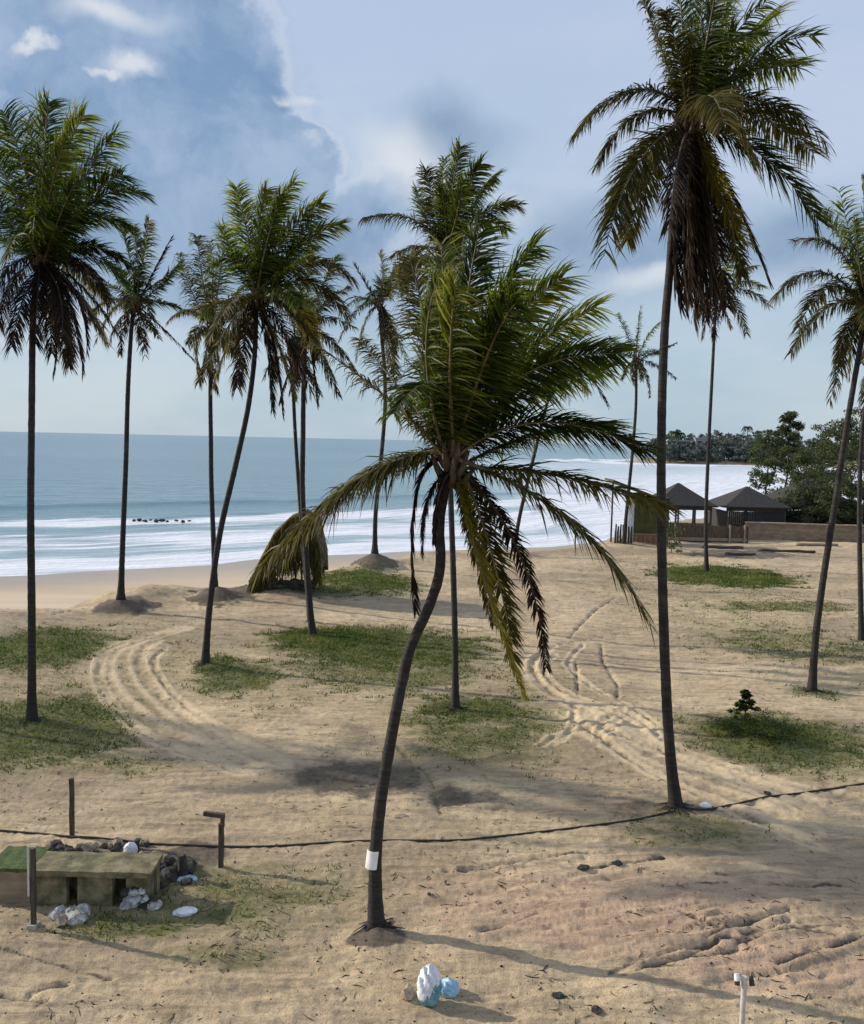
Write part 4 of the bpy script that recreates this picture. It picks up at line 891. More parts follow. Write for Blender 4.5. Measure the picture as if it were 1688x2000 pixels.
for px, top, lab in [(1313, 842, 'tiny distant palm above the flat building, left one of the pair'), (1327, 845, 'tiny distant palm above the flat building, right one of the pair'), (1457, 833, 'tiny distant palm standing taller than the headland trees')]:
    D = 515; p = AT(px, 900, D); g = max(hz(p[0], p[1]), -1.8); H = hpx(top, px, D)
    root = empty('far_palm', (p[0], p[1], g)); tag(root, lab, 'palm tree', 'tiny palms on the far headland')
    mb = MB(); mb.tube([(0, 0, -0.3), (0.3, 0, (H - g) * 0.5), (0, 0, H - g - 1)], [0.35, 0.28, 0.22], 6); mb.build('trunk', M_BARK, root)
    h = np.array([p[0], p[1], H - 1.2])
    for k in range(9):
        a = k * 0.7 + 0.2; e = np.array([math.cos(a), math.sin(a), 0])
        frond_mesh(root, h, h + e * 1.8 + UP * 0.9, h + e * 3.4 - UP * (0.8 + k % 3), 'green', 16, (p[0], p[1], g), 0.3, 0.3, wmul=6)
def block(name, px0, px1, top, D, depth, mats, label, zfoot=-1.5, windows=0):
    a = AT(px0, 900, D); c = AT(px1, 900, D); w_ = c[0] - a[0]; H = hpx(top, (px0 + px1) / 2, D) - zfoot
    root = empty(name, ((a[0] + c[0]) / 2, D, zfoot)); tag(root, label, 'building', 'buildings on the far headland')
    mb = MB(); mb.box(-w_ / 2, w_ / 2, 0, depth, 0, H); mb.build('wall', mats[0], root)
    mb = MB(); mb.box(-w_ / 2 - 0.5, w_ / 2 + 0.5, -0.5, depth + 0.5, H, H + 0.7); mb.build('roof', mats[1], root)
    for k in range(windows):
        x = -w_ / 2 + w_ * (k + 0.5) / windows
        mb = MB(); mb.box(x - w_ / windows * 0.28, x + w_ / windows * 0.28, -0.08, 0.02, H - 3.2, H - 1.4); mb.build('window', M_DARK, root)
    return root
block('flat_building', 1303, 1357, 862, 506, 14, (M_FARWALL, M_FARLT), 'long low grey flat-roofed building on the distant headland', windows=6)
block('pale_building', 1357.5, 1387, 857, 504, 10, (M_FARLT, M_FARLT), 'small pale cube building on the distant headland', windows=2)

# ------------------------------------------------------------------ beach huts and walls at the right
def pavilion(px_c, px_half, D, y_apex, y_eave, label, open_band=True):
    c = gpt(px_c, D); root = empty('beach_hut', c); tag(root, label, 'hut', 'dark-roofed beach huts')
    g = c[2]; hw = px_half / F * D; za = hpx(y_apex, px_c, D) - g; ze = hpx(y_eave, px_c, D - hw) - g
    # pyramid roof with a real underside, slightly sagging courses
    mb = MB(); n = 6
    rings = []
    for k in range(n + 1):
        u = k / n; r = hw * (1 - u) + 0.06 * u; z = ze + (za - ze) * (u ** 1.05)
        rings.append([(-r, -r, z), (r, -r, z), (r, r, z), (-r, r, z)])
    v = [q for rg in rings for q in rg]; f = []
    for k in range(n):
        for j in range(4): f.append((k * 4 + j, k * 4 + (j + 1) % 4, (k + 1) * 4 + (j + 1) % 4, (k + 1) * 4 + j))
    f.append((n * 4, n * 4 + 1, n * 4 + 2, n * 4 + 3)); mb.add(v, f)
    ins = hw - 0.25; mb.add([(-hw, -hw, ze - 0.12), (hw, -hw, ze - 0.12), (hw, hw, ze - 0.12), (-hw, hw, ze - 0.12), (-hw, -hw, ze - 0.001), (hw, -hw, ze - 0.001), (hw, hw, ze - 0.001), (-hw, hw, ze - 0.001)], [(3, 2, 1, 0), (0, 1, 5, 4), (1, 2, 6, 5), (2, 3, 7, 6), (3, 0, 4, 7)])
    mb.build('roof', M_ROOF, root)
    s = hw - 0.45
    for sx in (-1, -0.33, 0.33, 1):
        for sy in (-1, 1):
            mb = MB(); mb.box(sx * s - 0.07, sx * s + 0.07, sy * s - 0.07, sy * s + 0.07, -0.3, ze - 0.12); mb.build('post', M_WOODDK, root)
    for sy in (-1, 1):
        mb = MB(); mb.box(-s - 0.02, s + 0.02, sy * s - 0.05, sy * s + 0.05, ze - 0.42, ze - 0.13); mb.build('beam', M_WOODDK, root)
    wall_h = 1.35 if open_band else ze - 0.43
    mb = MB()
    k = -s + 0.08
    while k < s - 0.1:
        mb.box(k, k + 0.17, -s - 0.1 - random.uniform(0, 0.01), -s - 0.072, -0.2, wall_h + random.uniform(-0.03, 0.03)); k += 0.185
    if not open_band:
        mb.box(-s - 0.1, -s - 0.07, -s, s, -0.2, wall_h); mb.box(s + 0.07, s + 0.1, -s, s, -0.2, wall_h)
    mb.build('board_wall', M_BROWN if open_band else M_ROOF, root)
    mb = MB(); mb.box(-s * 0.4, s * 0.4, -0.4, 0.4, 0.70, 0.76); [mb.box(a * s * 0.35 - .04, a * s * 0.35 + .04, -.04, .04, 0, 0.7) for a in (-1, 1)]; mb.build('bench', M_WOODDK, root)
    return root
pavilion(1323, 60, 78, 943, 987, 'open-sided beach hut with dark pointed roof, right beside the tallest palm trunk', True)
pavilion(1457, 64, 80, 950, 990, 'closed beach hut with dark pointed roof, behind the left end of the mud wall', False)
pavilion(1572, 78, 84, 935, 988, 'dark-roofed hut half hidden behind the bushes right of the two pointed huts', False)

def wallrun(name, p0, p1, h, th, mat, capmat, label, cat='wall'):
    a = np.array(p0[:2]); b_ = np.array(p1[:2]); L = np.linalg.norm(b_ - a); ang = math.atan2(b_[1] - a[1], b_[0] - a[0])
    g = min(hz(*a), hz(*b_)); root = empty(name, (a[0], a[1], g), ang); tag(root, label, cat)
    n = int(L / 0.5); mb = MB(); v = []; f = []
    for i in range(n + 1):
        x = L * i / n; dz = random.uniform(-0.02, 0.02)
        v += [(x, random.uniform(-0.015, 0.015), -0.4), (x, random.uniform(-0.015, 0.015), h + dz), (x, th, h + dz), (x, th, -0.4)]
    for i in range(n):
        for j in range(4): f.append((i * 4 + j, i * 4 + (j + 1) % 4, (i + 1) * 4 + (j + 1) % 4, (i + 1) * 4 + j))
    f += [(0, 1, 2, 3), (n * 4 + 3, n * 4 + 2, n * 4 + 1, n * 4)]; mb.add(v, f); mb.build('wall', mat, root)
    if capmat:
        mb = MB(); x = 0
        while x < L - 0.1:
            e = min(x + random.uniform(1.5, 2.6), L); mb.box(x, e - 0.02, -0.07, th + 0.07, h + 0.022, h + 0.13 + random.uniform(-0.015, 0.015)); x = e
        mb.build('coping', capmat, root)
    return root
wallrun('mud_wall', gpt(1458, D0(1054, 1458)), gpt(1760, D0(1064, 1760)), 1.45, 0.3, M_MUD, M_MUDCAP, 'long plain brown mud wall with a paler top, right of the huts')
# low yard fence of dark boards between pale posts
a = gpt(1303, 73); c_ = gpt(1457, 73.5)
root = empty('board_fence', a); tag(root, 'dark board fence between pale posts in front of the two huts', 'fence')
L = c_[0] - a[0]; mb = MB(); x = 0.1
while x < L:
    mb.box(x, x + 0.2, 0, 0.03 + random.uniform(0, 0.012), -0.3, 1.30 + random.uniform(-0.04, 0.04)); x += 0.208
mb.build('board', M_BROWN, root)
mb = MB(); mb.box(0, L, -0.06, -0.005, 0.02, 0.28); mb.build('bottom_plank', M_WOODLT, root)
for px in (1320, 1427, 1456):
    x = gpt(px, 73)[0] - a[0]; mb = MB(); mb.box(x - 0.07, x + 0.07, -0.16, -0.065, -0.3, 1.42); mb.build('post', M_MUDCAP, root, bevel=0.01)
# low sandy bank, logs and rubble in front of the fence
def log(p, L, r, ang, mat, label, group=None, name='log'):
    z = hz(p[0], p[1]); mb = MB(); n = 7
    mb.tube([(-L / 2 + L * i / n, random.uniform(-0.03, 0.03), r * 0.7 + random.uniform(-0.02, 0.02)) for i in range(n + 1)], [r * random.uniform(0.8, 1.1) for _ in range(n + 1)], 9, wob=0.08)
    ob = mb.build(name, mat, None, smooth=True); ob.location = (p[0], p[1], z); ob.rotation_euler = (0, 0, ang); tag(ob, label, 'log', group); return ob
log(gpt(1415, D0(1074, 1415)), 3.2, 0.13, 0.02, M_WOODDK, 'dark log lying in front of the fence, nearest to the fence', 'logs before the fence')
log(gpt(1450, D0(1086, 1450)), 2.2, 0.14, -0.03, M_WOODDK, 'short dark log on the sand just right of the slender palm', 'logs before the fence')
log(gpt(1540, D0(1082, 1540)), 4.4, 0.12, 0.01, M_WOODDK, 'long log lying at the foot of the mud wall', 'logs before the fence')
log(gpt(1600, D0(1070, 1600)), 3.4, 0.12, 0.0, M_WOODLT, 'pale log lying right at the foot of the mud wall', 'logs before the fence')

# olive shack with orange boards and a small picket to its left
Dk = D0(1066, 1260)
c = gpt(1240, Dk); root = empty('beach_shack', c); tag(root, 'small olive-green shack with orange lower boards, left of the tallest palm trunk', 'shack')
g = c[2]; wd = (1308 - 1240) / F * Dk; h1 = hpx(1043, 1270, Dk) - g; h2 = hpx(972, 1270, Dk) - g
mb = MB()
for k in range(7):
    mb.box(wd * k / 7 + 0.012, wd * (k + 1) / 7 - 0.012, 0, 0.04, -0.2, h1 - 0.06)
mb.build('lower_board', M_ORANGE, root)
mb = MB(); mb.box(0, wd, -0.03, 0.06, h1 - 0.055, h1 + 0.02); mb.build('rail', M_WOODLT, root)
mb = MB()
k = 0
while k < wd - 0.01:
    mb.box(k, min(k + 0.235, wd), 0.0 + random.uniform(0, 0.012), 0.06, h1 + 0.025, h2); k += 0.24
mb.box(0.0, 0.06, 0.07, 2.6, -0.2, h2); mb.box(wd - 0.06, wd, 0.07, 2.6, -0.2, h2); mb.box(0.07, wd - 0.07, 2.54, 2.6, -0.2, h2); mb.build('wall', M_OLIVEW, root)
mb = MB(); zl = hpx(940, 1195, Dk) - g; zr = hpx(985, 1308, Dk) - g
mb.add([(-1.9, -0.5, zl), (wd + 0.15, -0.5, zr), (wd + 0.15, 2.9, zr), (-1.9, 2.9, zl), (-1.9, -0.5, zl + 0.16), (wd + 0.15, -0.5, zr + 0.16), (wd + 0.15, 2.9, zr + 0.16), (-1.9, 2.9, zl + 0.16)],
       [(3, 2, 1, 0), (4, 5, 6, 7), (0, 1, 5, 4), (1, 2, 6, 5), (2, 3, 7, 6), (3, 0, 4, 7)]); mb.build('roof', M_OLIVEW, root)
mb = MB(); x1 = (1240 - 1228) / F * Dk; mb.box(-x1, -0.01, 0.1, 0.14, -0.1, hpx(985, 1234, Dk) - g); mb.build('door', M_WHITE, root)
for px_ in (-1.75,):
    mb = MB(); mb.box(px_ - 0.06, px_ + 0.06, 0.2, 0.32, -0.2, zl); mb.build('post', M_WOODDK, root)
c = gpt(1204, Dk - 0.8); root = empty('picket_fence', c); tag(root, 'short grey picket of rough stakes left of the olive shack', 'fence')
for k in range(7):
    x = k * 0.21; mb = MB(); mb.tube([(x, 0, -0.3), (x + random.uniform(-.03, .03), 0, 0.8), (x + random.uniform(-.05, .05), 0, 1.5 + random.uniform(-0.2, 0.2))], [0.09, 0.085, 0.06], 7); mb.build('stake', M_WOODDK, root, smooth=True)

# thatch-covered shelter on a low stone base at the bluff
Dt = D0(1168, 560)
c = gpt(560, Dt + 0.8); root = empty('thatch_shelter', c); tag(root, 'sagging thatch-covered shelter on a low stone base at the beach edge', 'shelter')
g = c[2]; k_ = Dt / F
def sx(px): return (px - 560) * k_
mb = MB()
prof = [(500, 1128), (520, 1085), (545, 1040), (575, 1010), (600, 1000), (618, 1012), (628, 1060), (630, 1100)]
v = []; nj = 9
for (px, py) in prof:
    z = hpx(py, px, Dt + 0.8) - g; x = sx(px)
    for j in range(nj):
        y = -1.3 + 2.6 * j / (nj - 1); v.append((x + random.uniform(-0.05, 0.05), y, z - 0.35 * abs(y) ** 1.5 + random.uniform(-0.06, 0.06)))
f = [(i * nj + j, i * nj + j + 1, (i + 1) * nj + j + 1, (i + 1) * nj + j) for i in range(len(prof) - 1) for j in range(nj - 1)]
mb.add(v, f)
ob = mb.build('roof', M_THATCH, root); so = ob.modifiers.new('s', 'SOLIDIFY'); so.thickness = 0.18
# hanging thatch strands
rng = np.random.default_rng(5); n = 9000
px_ = rng.uniform(500, 630, n); py_ = np.interp(px_, [p[0] for p in prof], [p[1] for p in prof])
X = (px_ - 560) * k_; Yv = rng.uniform(-1.4, 1.3, n); Z = np.array([hpx(py, px, Dt + 0.8) - g for px, py in zip(px_, py_)]) - 0.35 * np.abs(Yv) ** 1.5 + 0.05
Z = Z * rng.uniform(0.25, 1.0, n) ** np.where(rng.random(n) > 0.6, 0.7, 0.0); Yv = np.where(rng.random(n) > 0.5, Yv, -1.42 + rng.normal(0, 0.05, n))
ln = rng.uniform(0.35, 1.0, n); dx = rng.normal(0.1, 0.22, n); dy = rng.normal(-0.12, 0.12, n)
P = np.stack([X, Yv, Z], 1); Q = P + np.stack([dx * ln, dy * ln, -ln], 1); wv_ = np.stack([np.full(n, 0.022), rng.normal(0, 0.01, n), np.zeros(n)], 1)
V = np.stack([P - wv_, P + wv_, Q + wv_ * 0.2, Q - wv_ * 0.2], 1).reshape(-1, 3)
mesh_obj('thatch', V, (np.arange(n)[:, None] * 4 + np.arange(4)).astype(np.int32), M_OLIVE, root, tint=np.repeat(rng.uniform(0, 1, n), 4))
for px in (508, 545, 585, 622):
    for yy in (-1.0, 1.0):
        zt = np.interp(px, [p[0] for p in prof], [hpx(p[1], p[0], Dt + .8) - g for p in prof]) - 0.3
        mb = MB(); mb.tube([(sx(px), yy, -0.3), (sx(px) + 0.03, yy, zt)], [0.05, 0.04], 7); mb.build('post', M_WOODDK, root)
def rock_mesh(mb, c, r, seed, flat=0.7, n=2):
    bm = bmesh.new(); bmesh.ops.create_icosphere(bm, subdivisions=n, radius=1.0); rg = np.random.default_rng(seed)
    o = rg.uniform(0, 50, 3); sc = rg.uniform(0.75, 1.25, 3)
    v = []
    for q in bm.verts:
        p = np.array(q.co); nn = float(pnoise(np.array([p[0] * 1.3 + o[0] + p[2]]), np.array([p[1] * 1.3 + o[1] - p[2]]))[0]); n2_ = float(pnoise(np.array([p[0] * 3.3 + o[2]]), np.array([p[1] * 3 + p[2] * 3]))[0])
        k = 1 + 0.45 * nn + 0.2 * n2_
        v.append(np.array(c) + p * k * r * sc * np.array([1, 1, flat]))
    mb.add(v, [tuple(x.index for x in fc.verts) for fc in bm.faces]); bm.free()
mb = MB(); s_ = 0
for k in range(26):
    rock_mesh(mb, (sx(500) + (k % 13) * 0.25 + random.uniform(-.05, .05), -1.25 + random.uniform(-0.1, 0.1), 0.12 + 0.24 * (k // 13)), 0.19, k)
mb.build('stone_base', M_STONED, root, smooth=False)

# ------------------------------------------------------------------ posts, cable, lamp pole
def post(px, ytop, ybase, w_, mat, label):
    D = D0(ybase, px); c = gpt(px, D); h = hpx(ytop, px, D) - c[2]
    root = empty('fence_post', c, random.uniform(-0.3, 0.3)); tag(root, label, 'post', 'old fence posts')
    mb = MB(); n = 6
    for i in range(n):   # one lofted, slightly warped square post
        pass
    v = []; 
    for i in range(n + 1):
        z = -0.3 + (h + 0.3) * i / n; s = w_ / 2 * random.uniform(0.92, 1.06); ox, oy = random.uniform(-.006, .006), random.uniform(-.006, .006)
        v += [(ox - s, oy - s, z), (ox + s, oy - s, z), (ox + s, oy + s, z), (ox - s, oy + s, z)]
    f = [(i * 4 + j, i * 4 + (j + 1) % 4, (i + 1) * 4 + (j + 1) % 4, (i + 1) * 4 + j) for i in range(n) for j in range(4)] + [(3, 2, 1, 0), tuple(n * 4 + j for j in range(4))]
    mb.add(v, f); mb.build('shaft', mat, root, bevel=0.008)
    return root, h, c, D
post(133, 1520, 1618, 0.085, M_WOODDK, 'wooden post standing left of the rubble, on the dark cable line')
r_, h_, c_, D_ = post(433, 1608, 1682, 0.085, M_WOODDK, 'short wooden post at the right end of the rubble, with a loose rail end')
mb = MB(); mb.box(-0.38, 0.03, 0.02, 0.10, h_ + 0.08, h_ + 0.16, jit=0.01); mb.box(-0.03, 0.03, 0.03, 0.09, h_ - 0.1, h_ + 0.085); mb.build('rail_end', M_WOODDK, r_)
r_, h_, c_, D_ = post(53, 1657, 1800, 0.075, M_WOODDK, 'wooden post with a thin pale angle bar, in the lower left corner')
mb = MB(); mb.box(-0.075, -0.045, -0.05, -0.035, 0.55, h_ + 0.03); mb.box(-0.075, 0.075, -0.05, -0.035, h_ + 0.035, h_ + 0.055); mb.build('angle_bar', M_POLE, r_)
mb = MB(); mb.box(-0.09, 0.07, -0.09, 0.09, -0.1, 0.07, jit=0.012); mb.build('footing', M_CONCLT, r_, bevel=0.01)

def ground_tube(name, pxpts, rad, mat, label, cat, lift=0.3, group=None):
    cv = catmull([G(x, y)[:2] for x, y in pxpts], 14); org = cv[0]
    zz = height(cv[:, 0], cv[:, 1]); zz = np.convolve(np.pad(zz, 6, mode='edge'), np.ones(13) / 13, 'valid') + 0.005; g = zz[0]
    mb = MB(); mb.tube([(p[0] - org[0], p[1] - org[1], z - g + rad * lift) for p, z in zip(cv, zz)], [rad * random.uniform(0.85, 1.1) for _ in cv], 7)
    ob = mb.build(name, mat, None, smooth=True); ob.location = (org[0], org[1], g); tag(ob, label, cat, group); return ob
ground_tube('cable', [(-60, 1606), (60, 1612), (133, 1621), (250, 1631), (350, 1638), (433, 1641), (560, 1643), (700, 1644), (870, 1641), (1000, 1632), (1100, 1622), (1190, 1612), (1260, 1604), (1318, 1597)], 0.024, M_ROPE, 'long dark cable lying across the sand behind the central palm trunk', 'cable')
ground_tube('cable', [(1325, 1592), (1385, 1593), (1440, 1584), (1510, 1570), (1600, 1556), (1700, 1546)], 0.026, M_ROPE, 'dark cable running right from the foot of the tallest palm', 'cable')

# lamp pole in the lower right corner
D = D0(2030, 1503); c = gpt(1503, D); h = hpx(1908, 1503, D) - c[2]
root = empty('spot_light_pole', c); tag(root, 'pale garden light pole with two small black spotlights, lower right corner', 'light pole')
mb = MB(); mb.tube([(0, 0, -0.2), (0, 0, h * 0.5), (0, 0, h)], 0.036, 14); mb.build('pole', M_POLE, root, smooth=False, bevel=0.004)
mb = MB(); mb.tube([(-0.09, 0, h - 0.05), (0.09, 0, h - 0.05)], 0.012, 8); mb.build('arm', M_POLE, root)
for s in (-1, 1):
    mb = MB(); mb.tube([(s * 0.095, 0.02, h - 0.005), (s * 0.095, 0.0, h - 0.05), (s * 0.10, -0.02, h - 0.115)], [0.024, 0.034, 0.036], 12); hd = mb.build('spot_head', M_BLACK, root, smooth=False)
    if s < 0:
        mb = MB(); mb.tube([(s * 0.095 - 0.005, 0.022, h + 0.022), (s * 0.095 - 0.004, 0.0, h - 0.03), (s * 0.095, -0.008, h - 0.055)], [0.034, 0.040, 0.042], 12); mb.build('hood', M_WHITE, hd)

# ------------------------------------------------------------------ ruin at the lower left
Dr = D0(1762, 175); c = gpt(58, Dr); root = empty('concrete_ruin', c); tag(root, 'low mossy concrete ruin with dark gaps in its front, lower left', 'ruin')
g = c[2]; kk = Dr / F
zt = hpx(1702, 175, Dr) - g; wr = (292 - 58) * kk; xb0, xb1 = (118 - 58) * kk, (140 - 58) * kk; xc0, xc1 = (212 - 58) * kk, (238 - 58) * kk
dep = G(175, 1664, g + zt)[1] - Dr
def rough_box(mb, x0, x1, y0, y1, z0, z1, n=7, j=0.011):
    v = []; f = []
    for i in range(n + 1):
        x = x0 + (x1 - x0) * i / n
        for (y, z) in ((y0, z0), (y1, z0), (y1, z1), (y0, z1)): v.append((x + random.uniform(-j, j), y + random.uniform(-j, j), z + random.uniform(-j, j)))
    for i in range(n):
        for q in range(4): f.append((i * 4 + q, (i + 1) * 4 + q, (i + 1) * 4 + (q + 1) % 4, i * 4 + (q + 1) % 4))
    f += [(0, 1, 2, 3), (n * 4 + 3, n * 4 + 2, n * 4 + 1, n * 4)]; mb.add(v, f)
mb = MB(); rough_box(mb, -0.1, wr, -0.03, dep, zt - 0.10, zt, 9, 0.013); mb.build('slab', M_CONC, root)
mb = MB(); rough_box(mb, -0.08, xb0, 0.02, 0.16, -0.3, zt - 0.115); rough_box(mb, xb1, xc0, 0.03, 0.17, -0.3, zt - 0.115); mb.build('front_wall', M_CONC, root)
mb = MB(); rough_box(mb, xc1 + 0.02, wr - 0.04, 0.06, 0.3, -0.3, zt - 0.115); rough_box(mb, -0.05, wr - 0.05, dep - 0.2, dep - 0.05, -0.3, zt - 0.115); rough_box(mb, xb0 + 0.01, xb1 - 0.01, 0.35, 0.5, -0.3, zt - 0.115); mb.build('inner_wall', M_CONC, root)
c2 = gpt(-40, Dr + 0.1); root = empty('low_plinth', c2); tag(root, 'low earth-coloured plinth left of the corner post, cut by the left photo edge', 'plinth')
wl = (46 + 40) * kk
mb = MB(); rough_box(mb, 0, wl, 0, 0.35, -0.3, zt - 0.07); mb.build('front_wall', M_MUD, root)
mb = MB(); rough_box(mb, -0.02, wl + 0.02, -0.03, dep + 0.1, zt - 0.065, zt - 0.0); mb.build('slab', M_MOSS, root)

def stone(px, py, r, mat, label, group, seed, z=None, cat='stone', flat=0.75, sub=2):
    p = G(px, py); gg = hz(p[0], p[1]) if z is None else z
    mb = MB(); rock_mesh(mb, (0, 0, r * 0.35), r, seed, flat, sub); ob = mb.build('stone', mat, None, smooth=False)
    ob.location = (p[0], p[1], gg); tag(ob, label, cat, group); return ob
rng = random.Random(3)
for k in range(26):
    stone(104 + rng.uniform(0, 62), 1796 - rng.uniform(0, 22), rng.uniform(0.07, 0.14), M_STONEW if k % 4 else M_STONEB, 'pale stone in the whitish heap just right of the corner post', 'stones in the heap by the corner post', 700 + k)
for k in range(26):
    stone(*((lambda a, b: (a, b))(244 + rng.uniform(0, 62), 1766 - rng.uniform(0, 10))), rng.uniform(0.06, 0.12), M_STONEW if k % 3 else M_STONED, 'broken stone in the whitish heap at the right end of the ruin', 'stones in the heap at the ruin end', 740 + k, z=hz(-4.8, 14.9) + [0, 0.0, 0.13, 0.26][k % 4])
for k in range(22):
    stone(295 + rng.uniform(0, 80), 1722 - rng.uniform(0, 50), rng.uniform(0.07, 0.16), M_STONED, 'dark lump in the black rubble between ruin and short post', 'dark rubble right of the ruin', 780 + k)
for k in range(34):
    stone(70 + rng.uniform(0, 240), 1664 - rng.uniform(0, 32), rng.uniform(0.05, 0.15), M_STONED if k % 3 else M_STONEB, 'dark lump in the rubble strip along the back of the ruin', 'rubble behind the ruin', 820 + k)
stone(795, 1953, 0.12, M_STONEB, 'sandy stone leaning against the left side of the plastic bag', None, 300)
for i, (px, py, r) in enumerate([(1140, 1706, 0.10), (1205, 1698, 0.09), (838, 1752, 0.045), (1500, 1562, 0.08), (1090, 1962, 0.09), (1165, 1990, 0.06), (1290, 1683, 0.07), (1180, 1700, 0.07)]):
    stone(px, py, r, M_STONED, ['dark clod alone on bare sand right of the central palm', 'dark clod near the middle of the bare slope', 'tiny dark stone right of the white notice trunk', 'dark stone on the cable right of the tallest palm', 'dark clod at the bottom edge right of the plastic bag', 'small dark clod at the very bottom edge', 'dark clod at the right end of the clod row', 'dark clod second from left in the clod row'][i], 'dark clods on the bare slope', 310 + i, flat=0.45)
# dark stump among the black rubble
c = gpt(355, D0(1700, 355)); mb = MB(); mb.tube([(0, 0, -0.1), (0.01, 0, 0.2), (-0.02, 0, 0.45)], [0.11, 0.09, 0.075], 9, wob=0.12); ob = mb.build('stump', M_STONED, None, smooth=False); ob.location = c; tag(ob, 'black burnt stump rising from the dark rubble', 'stump')
# small surf rocks
for k, px in enumerate([262, 272, 283, 294, 305, 316, 327, 345, 358, 370]):
    p = AT(px, 1023 + (k % 3), 99 + (k % 2)); mb = MB(); rock_mesh(mb, (0, 0, 0), 0.20 + 0.05 * (k % 3), 500 + k, 0.6); ob = mb.build('surf_rock', M_STONED, None); ob.location = (p[0], p[1], SEA + 0.15); tag(ob, 'small dark rock in the row awash in the white surf', 'rock', 'rocks in the surf')

# plastic sheets and bags
def crumple(name, px, py, w_, d_, h_, mat, label, seed, cat='plastic bag', tall=False, rz=0.0, z0=0.0, mats=None, split=0.5):
    p = G(px, py); gg = hz(p[0], p[1]) + z0
    rg = np.random.default_rng(seed); bm = bmesh.new(); bmesh.ops.create_icosphere(bm, subdivisions=4, radius=1.0)
    o = rg.uniform(0, 60, 4); v = []
    for q in bm.verts:
        a = np.array(q.co); e = np.array([a[0] * 1.6 + o[0] + a[2] * 1.9]); f2 = np.array([a[1] * 1.6 + o[1] - a[2] * 1.7])
        fold = 1 - abs(float(pnoise(e, f2)[0])) * 1.2; f3 = 1 - abs(float(pnoise(e * 2.7 + o[2], f2 * 2.7)[0])) * 1.0
        k = 0.62 + 0.25 * fold + 0.13 * f3
        zz = a[2]; xx, yy = a[0], a[1]
        if tall:   # slumped upright bag: wide foot, narrower top
            u = (zz + 1) / 2; s = 1.0 - 0.14 * u ** 2; xx *= s; yy *= s; zz = max(zz, -0.8)
        v.append((xx * k * w_ / 2, yy * k * d_ / 2, (zz + (0.8 if tall else 0.35)) * k * h_ / (1.5 if tall else 1.3)))
    fs = [tuple(x.index for x in fc.verts) for fc in bm.faces]; bm.free()
    ms = mats or [mat]; mi = None
    if mats: mi = [1 if (v[f[0]][2] - 0.9 * v[f[0]][0] < h_ * split) else 0 for f in fs]
    ob = mesh_obj(name, v, fs, ms, None, midx=mi, smooth=True); ob.location = (p[0], p[1], gg); ob.rotation_euler = (0, 0, rz); tag(ob, label, cat); return ob
crumple('plastic_bag', 838, 1966, 0.40, 0.38, 0.50, None, 'stuffed white and teal plastic bag standing on the sand, bottom centre', 9, tall=True, mats=[M_PLASTW, M_PLASTT], split=0.40)
crumple('plastic_bag', 876, 1946, 0.36, 0.28, 0.20, M_PLASTB, 'light blue crumpled plastic bag lying right behind the standing bag', 12)
crumple('plastic_bag', 255, 1650, 0.30, 0.2, 0.22, M_PLASTW, 'white crumpled plastic bag in the rubble behind the ruin', 14)
crumple('plastic_sheet', 362, 1705, 0.50, 0.30, 0.08, M_PLASTB, 'pale blue plastic sheet lying on the dark rubble', 15, cat='plastic sheet')
crumple('plastic_sheet', 362, 1774, 0.46, 0.26, 0.10, M_PLASTW, 'flat white plastic sheet on the grass below the rubble', 16, cat='plastic sheet', rz=0.3)
crumple('plastic_sheet', 1378, 1588, 0.28, 0.2, 0.10, M_PLASTW, 'small white plastic scrap beside the foot of the tallest palm', 17, cat='plastic scrap')
crumple('plastic_sheet', 783, 1596, 0.36, 0.22, 0.05, M_STONEB, 'flat pale scrap on the sand right of the central trunk', 18, cat='scrap')

# ------------------------------------------------------------------ grass, litter (uncountable)
def make_grass():
    Vs = []; ts = []
    for (cx, cy, rx, ry), s in GRASS:
        area = math.pi * rx * ry; n = int(min(36000, area * 330 * s))
        a = RNG.uniform(0, 2 * np.pi, n); r = np.sqrt(RNG.random(n)) * 1.35
        X = cx + np.cos(a) * r * rx; Y = cy + np.sin(a) * r * ry
        m = s * (1 - sstep(0.45, 1.4, r)) + fbm(X * 0.9, Y * 1.3, 4, 0.7) * 0.55
        pal = np.zeros(n)
        for pts, hw in TRACKS[:8]: pal = np.maximum(pal, np.exp(-(near_dist(X, Y, pts) / (hw * 2.2)) ** 2))
        k = (m - pal > 0.42) & (sdist(X, Y, EDGE) > -1); X = X[k]; Y = Y[k]; n = len(X)
        if not n: continue
        Z = height(X, Y)
        h = RNG.uniform(0.025, 0.085, n) * (0.7 + 0.5 * s) * np.where(RNG.random(n) > 0.93, 2.2, 1); w_ = RNG.uniform(0.006, 0.014, n) * (1 + cy / 30)
        an = RNG.uniform(0, 6.28, n); le = RNG.normal(0, 0.6, (n, 2)) * h[:, None] + np.array([0.3, 0]) * h[:, None]
        B0 = np.stack([X - np.cos(an) * w_, Y - np.sin(an) * w_, Z - 0.01], 1); B1 = np.stack([X + np.cos(an) * w_, Y + np.sin(an) * w_, Z - 0.01], 1)
        Tp = np.stack([X + le[:, 0], Y + le[:, 1], Z + h], 1)
        Vs.append(np.stack([B0, B1, Tp], 1).reshape(-1, 3)); ts.append(np.repeat(np.clip(0.45 + 0.35 * fbm(X * 0.7, Y * 0.7, 3) + RNG.normal(0, 0.18, n), 0, 1), 3))
    V = np.vstack(Vs); n = len(V) // 3
    print('grass blades', n)
    ob = mesh_obj('grass', V, np.arange(n * 3).reshape(-1, 3).astype(np.int32), M_GRASS, tint=np.concatenate(ts)); tag(ob, 'short patchy green grass on the sand', 'grass', kind='stuff')
make_grass()
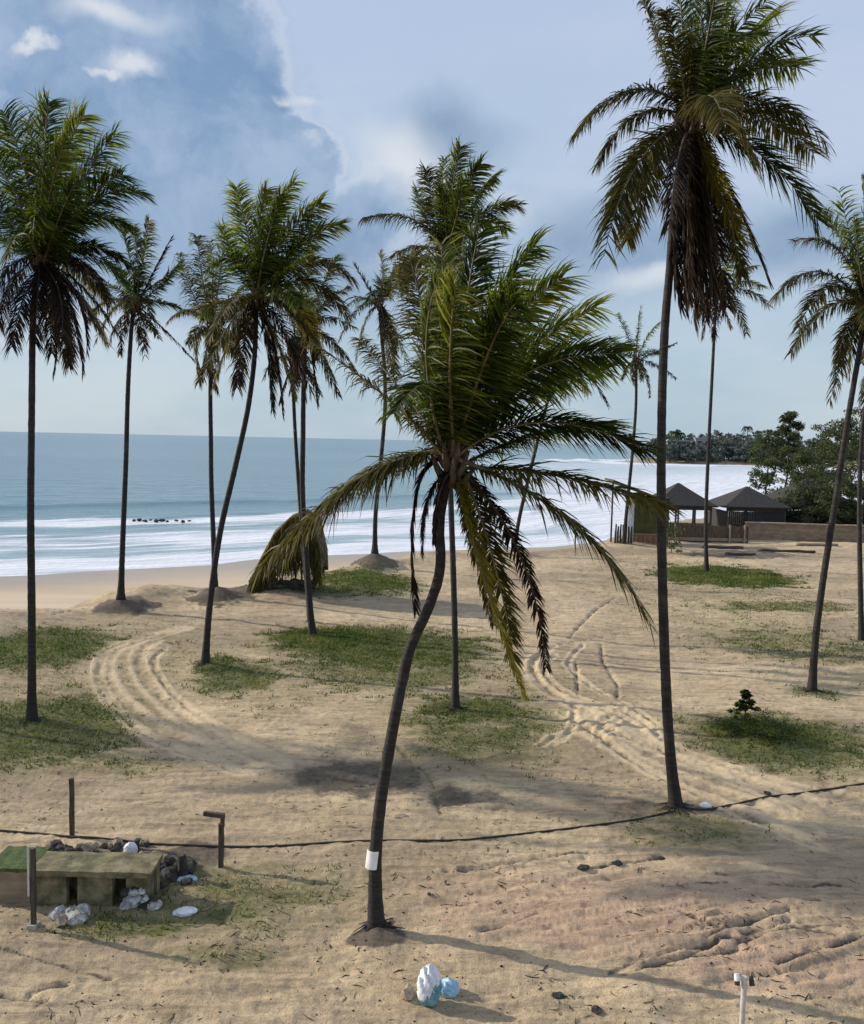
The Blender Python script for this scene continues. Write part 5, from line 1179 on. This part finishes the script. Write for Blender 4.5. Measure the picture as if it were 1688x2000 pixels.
def make_twigs():
    n = 5200; r = 9.5 * (55 / 9.5) ** RNG.random(n); a = np.radians(RNG.uniform(-30, 30, n)); X = r * np.sin(a); Y = r * np.cos(a)
    k = (sdist(X, Y, EDGE) > 0.5) & (fbm(X * 0.35 + 4, Y * 0.35, 3) + 0.35 * emask(X, Y, GRASS, 0.6) > 0.08); X, Y = X[k], Y[k]; n = len(X); Z = height(X, Y)
    L = RNG.uniform(0.04, 0.26, n) * RNG.random(n) ** 0.5; an = RNG.uniform(0, 6.28, n); w_ = RNG.uniform(0.004, 0.010, n)
    dx, dy = np.cos(an), np.sin(an); cv = RNG.normal(0, 0.15, n) * L
    P = []
    for u, wf in ((0, 0.5), (0.5, 1.0), (1, 0.3)):
        cx = X + dx * L * u - dy * cv * (1 - (2 * u - 1) ** 2); cy = Y + dy * L * u + dx * cv * (1 - (2 * u - 1) ** 2)
        zz = height(cx, cy) + 0.006
        for sx_, dz in ((-1, 0), (0, 1.3), (1, 0)): P.append(np.stack([cx - dy * w_ * wf * sx_, cy + dx * w_ * wf * sx_, zz + dz * w_ * wf], 1))
    V = np.stack(P, 1).reshape(-1, 3)
    fc = np.array([[0, 1, 4, 3], [1, 2, 5, 4], [3, 4, 7, 6], [4, 5, 8, 7], [0, 3, 5, 2], [3, 6, 8, 5]])
    Fq = (np.arange(n)[:, None, None] * 9 + fc[None]).reshape(-1, 4).astype(np.int32)
    ob = mesh_obj('twigs', V, Fq, M_DEAD, tint=np.repeat(RNG.uniform(0.3, 1, n), 9)); tag(ob, 'thin dry twigs and leaf strips scattered on the sand', 'twigs', kind='stuff')
make_twigs()
def make_litter():
    n = 7000; r = 9.5 * (60 / 9.5) ** RNG.random(n); a = np.radians(RNG.uniform(-30, 30, n)); X = r * np.sin(a); Y = r * np.cos(a)
    k = (sdist(X, Y, EDGE) > 0.5) & (fbm(X * 0.4, Y * 0.4, 3) > -0.15); X, Y = X[k], Y[k]; n = len(X); Z = height(X, Y)
    s = RNG.uniform(0.008, 0.032, n) * (RNG.random(n) ** 1.5 + 0.4)
    tet = 0.7 * np.array([[1, 0, -.2], [-.5, .87, -.2], [-.5, -.87, -.2], [0, 0, 1.0]]); fc = np.array([[0, 2, 1], [0, 1, 3], [1, 2, 3], [2, 0, 3]])
    sc = RNG.uniform(0.5, 1.8, (n, 1, 3)) * s[:, None, None]; V = tet[None] * sc
    an = RNG.uniform(0, 6.28, n); c, sn = np.cos(an), np.sin(an); Vx = V[..., 0] * c[:, None] - V[..., 1] * sn[:, None]; Vy = V[..., 0] * sn[:, None] + V[..., 1] * c[:, None]
    V = np.stack([Vx + X[:, None], Vy + Y[:, None], V[..., 2] * 0.7 + Z[:, None]], -1).reshape(-1, 3)
    Fq = (np.arange(n)[:, None, None] * 4 + fc[None]).reshape(-1, 3).astype(np.int32)
    ob = mesh_obj('pebbles', V, Fq, M_DEAD, tint=np.repeat(RNG.uniform(0.3, 1, n), 4)); tag(ob, 'scattered dark pebbles and dry plant litter on the sand', 'pebbles', kind='stuff')
make_litter()
